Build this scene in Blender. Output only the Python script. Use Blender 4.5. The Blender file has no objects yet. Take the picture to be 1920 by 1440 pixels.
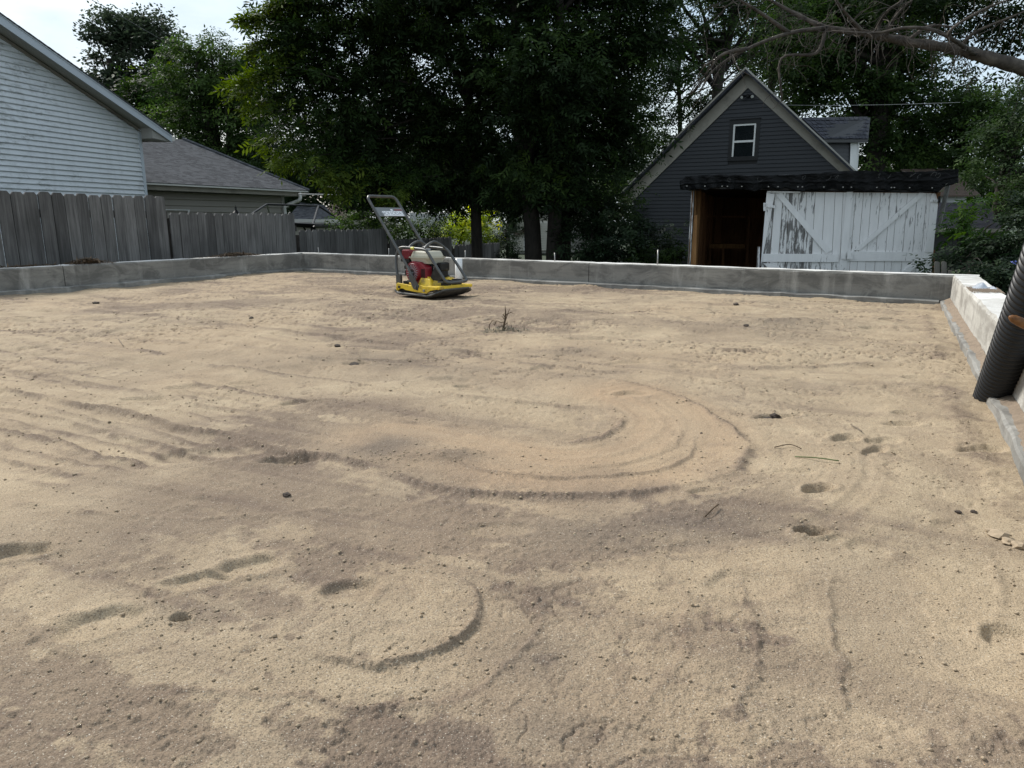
import bpy, bmesh, math, random
import numpy as np
from mathutils import Vector, Matrix

# ------------------------------------------------------------------ camera, sky, sun
FPX, EYE = 1340.0, 0.75                       # focal length in photo pixels, eye height above the sand
PITCH = math.atan(305 / FPX)
CP, SP = math.cos(PITCH), math.sin(PITCH)
scene = bpy.context.scene
C = scene.collection
cam = bpy.data.cameras.new('camera'); cam.lens = 36 * FPX / 1920; cam.sensor_width = 36
cam.clip_start = 0.05; cam.clip_end = 2000
camo = bpy.data.objects.new('camera', cam); C.objects.link(camo)
camo.location = (0, 0, EYE); camo.rotation_euler = (math.pi / 2 - PITCH, 0, 0)
scene.camera = camo

SUN_AZ, SUN_EL = math.radians(-46), math.radians(42)     # from the left, beyond the lot
w = bpy.data.worlds.new('World'); scene.world = w; w.use_nodes = True
nt = w.node_tree; nt.nodes.clear()
out = nt.nodes.new('ShaderNodeOutputWorld'); bg = nt.nodes.new('ShaderNodeBackground')
sky = nt.nodes.new('ShaderNodeTexSky'); sky.sky_type = 'NISHITA'; sky.sun_disc = False
sky.sun_elevation = SUN_EL; sky.sun_rotation = SUN_AZ; sky.air_density = 1.2; sky.dust_density = 2.0
tc = nt.nodes.new('ShaderNodeTexCoord'); mp = nt.nodes.new('ShaderNodeMapping'); mp.inputs['Scale'].default_value = (1, 1, 2.6)
mp.inputs['Location'].default_value = (0.35, 0.1, 0.2)
nz = nt.nodes.new('ShaderNodeTexNoise'); nz.inputs['Scale'].default_value = 2.4; nz.inputs['Detail'].default_value = 7; nz.inputs['Roughness'].default_value = .55
cr = nt.nodes.new('ShaderNodeValToRGB'); cr.color_ramp.elements[0].position = .33; cr.color_ramp.elements[1].position = .60
cr.color_ramp.elements[0].color = (.30, .30, .30, 1)
nz2 = nt.nodes.new('ShaderNodeTexNoise'); nz2.inputs['Scale'].default_value = 3.1; nz2.inputs['Detail'].default_value = 5
cr2 = nt.nodes.new('ShaderNodeValToRGB'); cr2.color_ramp.elements[0].position = .35; cr2.color_ramp.elements[1].position = .7
cr2.color_ramp.elements[0].color = (3.9, 4.9, 5.8, 1); cr2.color_ramp.elements[1].color = (6.7, 7.2, 7.5, 1)
mx = nt.nodes.new('ShaderNodeMix'); mx.data_type = 'RGBA'
L = nt.links.new
L(tc.outputs['Generated'], mp.inputs['Vector']); L(mp.outputs[0], nz.inputs['Vector']); L(mp.outputs[0], nz2.inputs['Vector'])
L(nz.outputs['Fac'], cr.inputs[0]); L(nz2.outputs['Fac'], cr2.inputs[0])
L(cr.outputs[0], mx.inputs[0]); L(sky.outputs[0], mx.inputs[6]); L(cr2.outputs[0], mx.inputs[7])
L(mx.outputs[2], bg.inputs['Color']); bg.inputs['Strength'].default_value = 0.084
L(bg.outputs[0], out.inputs[0])
sl = bpy.data.lights.new('sun', 'SUN'); sl.energy = 2.5; sl.angle = math.radians(11); sl.color = (1, .965, .91)
so = bpy.data.objects.new('sun', sl); C.objects.link(so)
sd = Vector((math.sin(SUN_AZ) * math.cos(SUN_EL), math.cos(SUN_AZ) * math.cos(SUN_EL), math.sin(SUN_EL)))
so.rotation_euler = sd.to_track_quat('Z', 'Y').to_euler(); so.location = (0, 0, 20)
scene.view_settings.view_transform = 'Standard'; scene.view_settings.look = 'None'
scene.view_settings.exposure = 1.0; scene.view_settings.gamma = 1; scene.view_settings.use_curve_mapping = False
scene.render.engine = 'CYCLES'
scene.cycles.max_bounces = 6; scene.cycles.diffuse_bounces = 3; scene.cycles.transparent_max_bounces = 8

# ------------------------------------------------------------------ surveying: photo pixel -> point of the place
def ray(u, v):
    a, b = (u - 960) / FPX, -(v - 720) / FPX
    return Vector((a, CP + b * SP, -SP + b * CP))
def G(u, v, z=0.0):
    d = ray(u, v); t = (z - EYE) / d.z
    return Vector((0, 0, EYE)) + d * t
def P(u, v, Y):
    d = ray(u, v); return Vector((0, 0, EYE)) + d * (Y / d.y)
def az(a):
    a = math.radians(a); return Vector((math.sin(a), math.cos(a), 0))
UP = Vector((0, 0, 1))
class Plane:                                  # an upright plane: s along it, z up, n out of it
    def __init__(s, p, d, face):              # face: the side its front looks to
        s.p = Vector((p.x, p.y, 0)); s.d = d.normalized(); s.n = Vector((s.d.y, -s.d.x, 0))
        if s.n.dot(face) < 0: s.n = -s.n
    def at(s, u, v):                          # pixel -> (s, z)
        r = ray(u, v); o = Vector((0, 0, EYE)); t = (s.p - o).dot(s.n) / r.dot(s.n); q = o + r * t
        return ((q - s.p).dot(s.d), q.z)
    def w(s, a, z, n=0): return s.p + s.d * a + s.n * n + UP * z
TOCAM = Vector((0, -1, 0))

# ------------------------------------------------------------------ object helpers
def tag(o, label=None, cat=None, group=None, kind=None):
    if label: o['label'] = label
    if cat: o['category'] = cat
    if group: o['group'] = group
    if kind: o['kind'] = kind
    return o
def empty(name, loc=(0, 0, 0), label=None, cat=None, group=None):
    o = bpy.data.objects.new(name, None); C.objects.link(o); o.location = loc; o.empty_display_size = .2
    return tag(o, label, cat, group)
def link(name, me, mat=None, parent=None, smooth=False):
    if mat and not me.materials: me.materials.append(mat)
    if smooth: me.polygons.foreach_set('use_smooth', [True] * len(me.polygons))
    o = bpy.data.objects.new(name, me); C.objects.link(o)
    if parent:
        o.parent = parent; o.matrix_parent_inverse = Matrix.Identity(4)
        if parent.location.length > 0 and parent.parent is None and not parent.get('local'):
            o.location = -parent.location
    return o
class MB:                                     # collects shapes in world space, links them as one mesh
    def __init__(s): s.v = []; s.f = []
    def add(s, vs, fs):
        k = len(s.v); s.v += [tuple(q) for q in vs]; s.f += [tuple(i + k for i in f) for f in fs]; return s
    def box(s, a, b):
        (x0, y0, z0), (x1, y1, z1) = a, b
        return s.add([(x0,y0,z0),(x1,y0,z0),(x1,y1,z0),(x0,y1,z0),(x0,y0,z1),(x1,y0,z1),(x1,y1,z1),(x0,y1,z1)],
            [(0,3,2,1),(4,5,6,7),(0,1,5,4),(1,2,6,5),(2,3,7,6),(3,0,4,7)])
    def prism(s, front, back):
        n = len(front); fs = [tuple(range(n)), tuple(range(2 * n - 1, n - 1, -1))]
        fs += [(i, i + n, (i + 1) % n + n, (i + 1) % n) for i in range(n)]
        return s.add(list(front) + list(back), fs)
    def slab(s, pl, pts, n0, n1):             # pts are (s,z) on a plane, from n0 (back) to n1 (front)
        return s.prism([pl.w(a, z, n1) for a, z in pts], [pl.w(a, z, n0) for a, z in pts])
    def tube(s, pts, rad, seg=8, cap=True):
        pts = [Vector(p) for p in pts]; n = len(pts)
        rs = rad if hasattr(rad, '__len__') else [rad] * n
        k = len(s.v); prev = None
        for i, p in enumerate(pts):
            t = (pts[min(i + 1, n - 1)] - pts[max(i - 1, 0)]).normalized()
            if prev is None:
                prev = t.orthogonal().normalized()
            prev = (prev - t * prev.dot(t)).normalized(); b = t.cross(prev)
            for j in range(seg):
                a = 2 * math.pi * j / seg
                s.v.append(tuple(p + (prev * math.cos(a) + b * math.sin(a)) * rs[i]))
        for i in range(n - 1):
            for j in range(seg):
                s.f.append((k + i * seg + j, k + i * seg + (j + 1) % seg, k + (i + 1) * seg + (j + 1) % seg, k + (i + 1) * seg + j))
        if cap:
            s.f.append(tuple(k + j for j in range(seg - 1, -1, -1))); s.f.append(tuple(k + (n - 1) * seg + j for j in range(seg)))
        return s
    def build(s, name, mat, parent=None, smooth=False, bevel=0):
        me = bpy.data.meshes.new(name); me.from_pydata(s.v, [], s.f); me.validate(); me.update()
        o = link(name, me, mat, parent, smooth)
        if bevel:
            m = o.modifiers.new('bevel', 'BEVEL'); m.width = bevel; m.segments = 2; m.limit_method = 'ANGLE'
        return o
def curve_pts(ctrl, per=6):                   # Catmull-Rom
    c = [Vector(p) for p in ctrl]; c = [c[0] * 2 - c[1]] + c + [c[-1] * 2 - c[-2]]; o = []
    for i in range(1, len(c) - 2):
        for k in range(per):
            t = k / per; a, b, d, e = c[i - 1:i + 3]
            o.append(.5 * ((2 * b) + (d - a) * t + (2 * a - 5 * b + 4 * d - e) * t * t + (3 * b - a - 3 * d + e) * t ** 3))
    o.append(c[-2]); return o

# ------------------------------------------------------------------ materials
def new_mat(name):
    m = bpy.data.materials.new(name); m.use_nodes = True
    b = m.node_tree.nodes['Principled BSDF']; return m, m.node_tree, b
def N(t, typ, **kw):
    n = t.nodes.new('ShaderNode' + typ)
    for k, v in kw.items():
        if k in n.inputs: n.inputs[k].default_value = v
        else: setattr(n, k, v)
    return n
def ramp(t, src, stops):
    r = N(t, 'ValToRGB'); e = r.color_ramp.elements
    while len(e) < len(stops): e.new(.5)
    for i, (p, c) in enumerate(stops):
        e[i].position = p; e[i].color = (c, c, c, 1) if not hasattr(c, '__len__') else (*c, 1)
    t.links.new(src, r.inputs[0]); return r.outputs[0]
def mixc(t, fac, a, b, mode='MIX'):
    m = N(t, 'Mix', data_type='RGBA', blend_type=mode)
    for i, x in ((0, fac), (6, a), (7, b)):
        if isinstance(x, (int, float)): m.inputs[i].default_value = x
        elif isinstance(x, tuple): m.inputs[i].default_value = (*x, 1)
        else: t.links.new(x, m.inputs[i])
    return m.outputs[2]
def coords(t, scale=(1, 1, 1), kind='Object', rot=(0, 0, 0)):
    c = N(t, 'TexCoord'); m = N(t, 'Mapping'); m.inputs['Scale'].default_value = scale; m.inputs['Rotation'].default_value = rot
    t.links.new(c.outputs[kind], m.inputs[0]); return m.outputs[0]
def noise(t, vec, scale, detail=5, rough=.55, dist=0):
    n = N(t, 'TexNoise', Scale=scale, Detail=detail, Roughness=rough, Distortion=dist); t.links.new(vec, n.inputs['Vector']); return n.outputs['Fac']
def bump(t, b, h, strength=.3, dist=.01, chain=None):
    n = N(t, 'Bump', Strength=strength, Distance=dist); t.links.new(h, n.inputs['Height'])
    if chain: t.links.new(chain, n.inputs['Normal'])
    t.links.new(n.outputs[0], b.inputs['Normal']); return n.outputs[0]
def simple(name, col, rough=.6, metal=0, var=.25, scale=6, bs=0, dirt=None, dscale=3, dpos=(.5, .65), rnd=0, spec=None):
    m, t, b = new_mat(name); v = coords(t)
    c2 = tuple(x * (1 - var) for x in col)
    c = mixc(t, noise(t, v, scale), col, c2)
    if rnd:
        oi = N(t, 'ObjectInfo'); h = N(t, 'HueSaturation'); mr = N(t, 'MapRange'); mr.inputs[3].default_value = 1 - rnd; mr.inputs[4].default_value = 1 + rnd
        t.links.new(oi.outputs['Random'], mr.inputs[0]); t.links.new(mr.outputs[0], h.inputs['Value']); t.links.new(c, h.inputs['Color']); c = h.outputs[0]
    if dirt: c = mixc(t, ramp(t, noise(t, v, dscale, 8, .65), [(dpos[0], 0), (dpos[1], 1)]), c, dirt)
    t.links.new(c, b.inputs['Base Color']); b.inputs['Roughness'].default_value = rough; b.inputs['Metallic'].default_value = metal
    if spec is not None: b.inputs['Specular IOR Level'].default_value = spec
    if bs: bump(t, b, noise(t, v, scale * 6, 4), bs, .01)
    return m

def wood_mat(name, dark, light, rough=.85, grain=(38, 38, 1.6), rnd=.2, paint=None, pscale=(34, 34, 5), ppos=(.5, .56), stain=None):
    m, t, b = new_mat(name)
    g = N(t, 'NewGeometry'); oi = N(t, 'ObjectInfo')
    vm = N(t, 'VectorMath', operation='MULTIPLY_ADD'); cc = N(t, 'TexCoord')
    t.links.new(cc.outputs['Object'], vm.inputs[0]); vm.inputs[1].default_value = grain
    cb = N(t, 'CombineXYZ'); mm = N(t, 'Math', operation='MULTIPLY'); mm.inputs[1].default_value = 37
    t.links.new(oi.outputs['Random'], mm.inputs[0]); t.links.new(mm.outputs[0], cb.inputs[0]); t.links.new(mm.outputs[0], cb.inputs[2])
    t.links.new(cb.outputs[0], vm.inputs[2])
    n = noise(t, vm.outputs[0], 1.0, 8, .65, .4)
    c = ramp(t, n, [(.3, dark), (.7, light)])
    if rnd:
        h = N(t, 'HueSaturation'); mr = N(t, 'MapRange'); mr.inputs[3].default_value = 1 - rnd; mr.inputs[4].default_value = 1 + rnd
        t.links.new(oi.outputs['Random'], mr.inputs[0]); t.links.new(mr.outputs[0], h.inputs['Value']); t.links.new(c, h.inputs['Color']); c = h.outputs[0]
    blot = noise(t, coords(t, (1, 1, .6)), 2.3, 4)
    c = mixc(t, ramp(t, blot, [(.45, 0), (.75, .55)]), c, stain or tuple(x * .45 for x in dark))
    if paint:
        v2 = coords(t, pscale)
        pn = noise(t, v2, 1.0, 9, .7, .2); big = noise(t, coords(t), 1.6, 3)
        ad = N(t, 'Math', operation='ADD'); m2 = N(t, 'Math', operation='MULTIPLY_ADD'); m2.inputs[1].default_value = .55; m2.inputs[2].default_value = -.27
        t.links.new(big, m2.inputs[0]); t.links.new(pn, ad.inputs[0]); t.links.new(m2.outputs[0], ad.inputs[1])
        pv = mixc(t, noise(t, v2, .6, 5), paint, tuple(x * .8 for x in paint))
        pk = ramp(t, ad.outputs[0], [(ppos[0], 0), (ppos[1], 1)])
        c = mixc(t, pk, pv, c)
    t.links.new(c, b.inputs['Base Color']); b.inputs['Roughness'].default_value = rough; b.inputs['Specular IOR Level'].default_value = .25
    bump(t, b, n, .35, .004)
    return m

def concrete_mat(name, a, b_, stain, base_dark=True):
    m, t, b = new_mat(name); v = coords(t)
    c = mixc(t, ramp(t, noise(t, v, 1.7, 8, .6), [(.35, 0), (.65, 1)]), a, b_)
    c = mixc(t, ramp(t, noise(t, coords(t, (1, 1, 2.2)), 2.9, 9, .68, .8), [(.47, 0), (.60, .8)]), c, stain)
    c = mixc(t, ramp(t, noise(t, coords(t, (.5, .5, 11)), 1.3, 5, .6), [(.50, 0), (.66, .55)]), c, stain)
    c = mixc(t, ramp(t, noise(t, coords(t, (3.5, 3.5, .5)), 2.0, 6, .6), [(.55, 0), (.8, .5)]), c, (.62, .60, .55))
    vo = N(t, 'TexVoronoi', Scale=15.0); t.links.new(v, vo.inputs['Vector'])
    pits = ramp(t, vo.outputs['Distance'], [(.03, 1), (.075, 0)])
    c = mixc(t, pits, c, tuple(x * .35 for x in stain))
    c = mixc(t, ramp(t, noise(t, v, 90, 3), [(.4, 0), (.75, .25)]), c, (.12, .11, .10))
    t.links.new(c, b.inputs['Base Color']); b.inputs['Roughness'].default_value = .88; b.inputs['Specular IOR Level'].default_value = .2
    h = noise(t, v, 34, 8, .65); bump(t, b, h, .5, .006)
    return m

def leaf_mat(name, a, b_, tip, trans=.28):
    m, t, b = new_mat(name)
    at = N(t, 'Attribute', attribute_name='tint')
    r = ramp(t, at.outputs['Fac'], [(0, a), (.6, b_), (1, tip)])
    t.links.new(r, b.inputs['Base Color']); b.inputs['Roughness'].default_value = .62; b.inputs['Specular IOR Level'].default_value = .12
    tr = N(t, 'BsdfTranslucent'); mxs = N(t, 'MixShader'); mxs.inputs[0].default_value = trans
    hs = N(t, 'HueSaturation', Value=1.3, Saturation=1.2); t.links.new(r, hs.inputs['Color']); t.links.new(hs.outputs[0], tr.inputs['Color'])
    o = t.nodes['Material Output']; t.links.new(b.outputs[0], mxs.inputs[1]); t.links.new(tr.outputs[0], mxs.inputs[2]); t.links.new(mxs.outputs[0], o.inputs['Surface'])
    return m

M = {}
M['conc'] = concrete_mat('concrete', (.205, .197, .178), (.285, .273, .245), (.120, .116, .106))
M['conc_sidelit'] = concrete_mat('concrete_sidelit', (.40, .385, .345), (.50, .485, .445), (.25, .235, .21))  # paler copy of the wall concrete, its side light put into the colour
M['conc_skylit'] = concrete_mat('concrete_skylit', (.62, .61, .58), (.72, .71, .68), (.42, .40, .36))  # same concrete on the upward faces, sky brightness painted into it
M['footing'] = concrete_mat('footing_concrete', (.21, .205, .188), (.30, .29, .265), (.13, .125, .115))
M['fence'] = wood_mat('weathered_board', (.066, .063, .060), (.205, .198, .188), rnd=.38)
M['fence_back'] = wood_mat('weathered_rail', (.05, .045, .04), (.11, .10, .09))
M['white_paint_wood'] = wood_mat('peeling_white_paint', (.10, .095, .09), (.30, .29, .28), paint=(.89, .88, .87), ppos=(.60, .68), rnd=.05, grain=(45, 45, 3), stain=(.3, .3, .3))
M['clean_paint'] = wood_mat('weathered_white_paint', (.10, .095, .09), (.30, .29, .28), paint=(.89, .88, .87), ppos=(.64, .70), rnd=.04, grain=(45, 45, 3), stain=(.3, .3, .3))
M['peeling'] = wood_mat('badly_peeling_paint', (.10, .095, .09), (.26, .25, .24), paint=(.84, .83, .82), ppos=(.45, .52), rnd=.06, pscale=(26, 26, 4), stain=(.25, .25, .25))
M['bare'] = wood_mat('bare_stud_wood', (.16, .075, .028), (.36, .19, .075), rnd=.1)
M['inner'] = wood_mat('old_inner_board', (.11, .050, .022), (.26, .125, .058), rnd=.3)
M['bark'] = wood_mat('bark', (.014, .012, .010), (.045, .038, .030), grain=(22, 22, 5), rnd=.1)
M['dead'] = wood_mat('dead_wood', (.015, .012, .010), (.125, .105, .088), grain=(9, 9, 9), rnd=.1)
M['dsid'] = simple('dark_blue_grey_siding', (.0088, .0108, .0135), .55, var=.2, scale=3, bs=.05, rnd=.10)
M['black_trim'] = simple('black_trim', (.004, .004, .0045), .5)
M['cream_trim'] = simple('cream_trim_paint', (.30, .275, .23), .6, var=.2, dirt=(.10, .09, .075), dscale=2.5, dpos=(.5, .8))
M['white_trim'] = simple('white_trim', (.66, .66, .64), .5, var=.1)
M['glass'] = simple('window_glass', (.012, .015, .017), .06, var=.3, spec=.7)
M['curtain'] = simple('curtain', (.10, .11, .11), .9)
M['beige_vinyl'] = simple('beige_vinyl', (.27, .25, .215), .5, var=.12, scale=1.5, rnd=.04)
M['fascia'] = simple('white_aluminium', (.50, .55, .60), .4, var=.08, scale=1)
M['soffit'] = simple('soffit', (.34, .33, .30), .6, var=.2)
M['gutter'] = simple('gutter_white', (.62, .61, .57), .35, var=.1)
M['brown_roof'] = simple('brown_shingles', (.12, .085, .065), .9, var=.5, scale=9, bs=.4)
M['black_metal'] = simple('black_metal', (.008, .008, .008), .5, 0, spec=.2)
M['pvc'] = simple('white_pvc', (.75, .75, .73), .35, var=.08, dirt=(.45, .42, .36), dpos=(.6, .8))
M['steel'] = simple('galvanised_rod', (.35, .34, .32), .4, .8)
M['pipe'] = simple('black_corrugated_plastic', (.007, .007, .0075), .45, var=.4, scale=12, dirt=(.045, .04, .035), dscale=9, dpos=(.6, .85), spec=.35)
M['handle_wood'] = wood_mat('varnished_handle_wood', (.05, .02, .006), (.22, .095, .03), rough=.4, grain=(60, 8, 60))
M['frame'] = simple('grey_powder_coat', (.085, .087, .083), .45, .25, var=.3, scale=8, dirt=(.20, .18, .15), dscale=9, dpos=(.55, .8))
M['yellow'] = simple('yellow_machine_paint', (.80, .55, .035), .42, var=.15, dirt=(.20, .135, .05), dscale=9, dpos=(.5, .68))
M['plate'] = simple('cast_iron', (.045, .043, .04), .6, .4, dirt=(.20, .17, .13), dscale=10, dpos=(.45, .75))
M['rubber'] = simple('black_rubber', (.012, .012, .012), .6)
M['red'] = simple('engine_red', (.22, .009, .02), .38, var=.3, dirt=(.16, .09, .06), dscale=12, dpos=(.58, .8))
M['tank'] = simple('cream_tank', (.50, .48, .38), .35, var=.12, dirt=(.20, .17, .11), dscale=9, dpos=(.55, .78))
M['engine'] = simple('engine_black', (.02, .019, .018), .5, .4, dirt=(.09, .08, .065), dscale=14, dpos=(.5, .8))
M['alu'] = simple('aluminium', (.40, .40, .39), .35, .8, dirt=(.15, .13, .1), dscale=14)
M['decal_yellow'] = simple('yellow_band', (.75, .68, .12), .4)
M['sticker'] = simple('white_sticker', (.78, .78, .78), .4, var=.04)
M['print'] = simple('grey_print', (.36, .37, .38), .5)
M['red_print'] = simple('faded_red_print', (.22, .09, .09), .5)
M['sign_grey'] = simple('grey_sign', (.17, .18, .18), .5)
M['bag'] = simple('pale_plastic', (.50, .53, .57), .22, var=.35, scale=22, bs=.2)
M['litter'] = wood_mat('dry_litter', (.05, .035, .02), (.16, .11, .07), grain=(9, 9, 9))
M['clod'] = simple('dark_earth', (.075, .055, .042), .95, var=.4, scale=40, bs=.6)
M['grass'] = simple('lawn', (.028, .048, .014), .9, var=.5, scale=3, bs=.4)
M['grass_blade'] = simple('grass_blade', (.10, .14, .035), .6)
M['cream_wall'] = simple('cream_siding', (.46, .44, .38), .6, var=.1, rnd=.04)
M['white_gable'] = simple('white_gable', (.55, .56, .56), .6, var=.1)
M['wire'] = simple('wire', (.03, .03, .03), .5)
M['pale_wire'] = simple('pale_cable', (.42, .42, .40), .5)
M['picket_grey'] = wood_mat('grey_picket', (.10, .095, .08), (.24, .22, .19))
M['flower'] = simple('blue_flower', (.10, .13, .42), .6)

def shingle_mat(name, a, b_):
    m, t, b = new_mat(name)
    v = coords(t, (4.2, 4.2, 15)); vo = N(t, 'TexVoronoi', Scale=1.7); t.links.new(v, vo.inputs['Vector'])
    c = mixc(t, ramp(t, vo.outputs['Color'], [(.2, 0), (.8, 1)]), a, b_)
    c = mixc(t, ramp(t, noise(t, coords(t), 130, 3), [(.4, 0), (.7, .5)]), c, tuple(x * 1.9 for x in b_))
    t.links.new(c, b.inputs['Base Color']); b.inputs['Roughness'].default_value = .95; b.inputs['Specular IOR Level'].default_value = .15
    bump(t, b, noise(t, coords(t), 200, 3), .5, .004); return m
M['shingle'] = shingle_mat('grey_shingles', (.030, .031, .035), (.092, .094, .100))
M['shingle_d'] = shingle_mat('dark_shingles', (.022, .024, .030), (.048, .050, .060))

def vinyl_mat():
    m, t, b = new_mat('mildewed_white_vinyl'); v = coords(t)
    c = mixc(t, noise(t, v, 1.2, 4), (.68, .71, .735), (.60, .63, .655))
    big = ramp(t, noise(t, coords(t, (1, 1, 1.2)), .55, 3), [(.36, .1), (.56, 1)])
    sp = ramp(t, noise(t, coords(t, (1.0, 1.0, 2.4)), 4.2, 9, .74, .5), [(.51, 0), (.66, .7)])
    mu = N(t, 'Math', operation='MULTIPLY'); t.links.new(big, mu.inputs[0]); t.links.new(sp, mu.inputs[1])
    c = mixc(t, mu.outputs[0], c, (.16, .165, .15))
    c = mixc(t, ramp(t, noise(t, coords(t, (5, 5, .7)), 1.3, 6), [(.5, 0), (.8, .35)]), c, (.30, .31, .30))
    t.links.new(c, b.inputs['Base Color']); b.inputs['Roughness'].default_value = .45; b.inputs['Specular IOR Level'].default_value = .3
    return m
M['vinyl'] = vinyl_mat()

def tarp_mat():
    m, t, b = new_mat('black_tarpaulin'); v = coords(t)
    c = mixc(t, ramp(t, noise(t, coords(t, (1, 1, 1.5)), 7, 8, .7, 1.5), [(.60, 0), (.72, .8)]), (.0025, .0028, .0034), (.02, .022, .027))
    t.links.new(c, b.inputs['Base Color']); b.inputs['Roughness'].default_value = .5; b.inputs['Specular IOR Level'].default_value = .22
    bump(t, b, noise(t, coords(t, (1, 1, 2)), 9, 6, .6, 1), .8, .03); return m
M['tarp'] = tarp_mat()

M['leaf_dark'] = leaf_mat('dark_compound_leaf', (.008, .016, .006), (.023, .042, .013), (.056, .090, .021))
M['leaf_edge'] = leaf_mat('young_leaf', (.010, .020, .006), (.026, .050, .011), (.13, .175, .022), .36)
M['leaf_poplar'] = leaf_mat('poplar_leaf', (.022, .033, .021), (.055, .074, .045), (.11, .135, .09))
M['leaf_mid'] = leaf_mat('green_leaf', (.016, .032, .010), (.050, .084, .024), (.10, .155, .042), .38)
M['leaf_right'] = leaf_mat('mid_leaf', (.011, .022, .009), (.034, .058, .020), (.074, .112, .036), .32)
M['leaf_yellow'] = leaf_mat('yellow_green_leaf', (.10, .15, .015), (.32, .40, .035), (.60, .58, .05), .5)
M['leaf_shrub'] = leaf_mat('shrub_leaf', (.008, .016, .008), (.022, .038, .018), (.05, .075, .035))
M['leaf_sumac'] = leaf_mat('broad_leaf', (.02, .045, .012), (.055, .11, .02), (.12, .19, .035), .35)

# ------------------------------------------------------------------ numpy noise
rng = np.random.default_rng(7)
_perm = rng.permutation(4096).astype(np.int64)
def vnoise(x, y, seed=0):
    xi = np.floor(x).astype(np.int64); yi = np.floor(y).astype(np.int64); fx = x - xi; fy = y - yi
    fx = fx * fx * fx * (fx * (fx * 6 - 15) + 10); fy = fy * fy * fy * (fy * (fy * 6 - 15) + 10)
    def h(a, b): return _perm[(_perm[(a + seed * 131) & 4095] + b) & 4095] / 4095.0
    return (h(xi, yi) * (1 - fx) + h(xi + 1, yi) * fx) * (1 - fy) + (h(xi, yi + 1) * (1 - fx) + h(xi + 1, yi + 1) * fx) * fy
def fbm(x, y, sc, octv=4, seed=0, rough=.5):
    s = 0; a = 1; t = 0
    for i in range(octv):
        c, sn = math.cos(i * 1.1 + seed), math.sin(i * 1.1 + seed)
        s = s + a * vnoise((x * c - y * sn) * sc + 17.3 * i, (x * sn + y * c) * sc - 9.1 * i, seed + i); t += a; a *= rough; sc *= 2.03
    return s / t                                                     # 0..1
def sst(a, b, x):
    t = np.clip((x - a) / (b - a), 0, 1); return t * t * (3 - 2 * t)

# ------------------------------------------------------------------ the lot: sand and foundation
ZT, ZF, ZG = .28, .055, -.85
CL = G(568, 474.4, ZT); CR = G(1787, 516, ZT)
dl = az(28.4); dr = az(27.9); df = (CR - CL); df.z = 0; df.normalize()
LW0 = CL - dl * 13.5; RW0 = CR - dr * 9.0
def offs(d, side):                                                   # unit normal of d: side +1 right, -1 left
    return Vector((d.y, -d.x, 0)) * side
nl = offs(dl, -1); nr = offs(dr, 1); nf = offs(df, -1)

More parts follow.
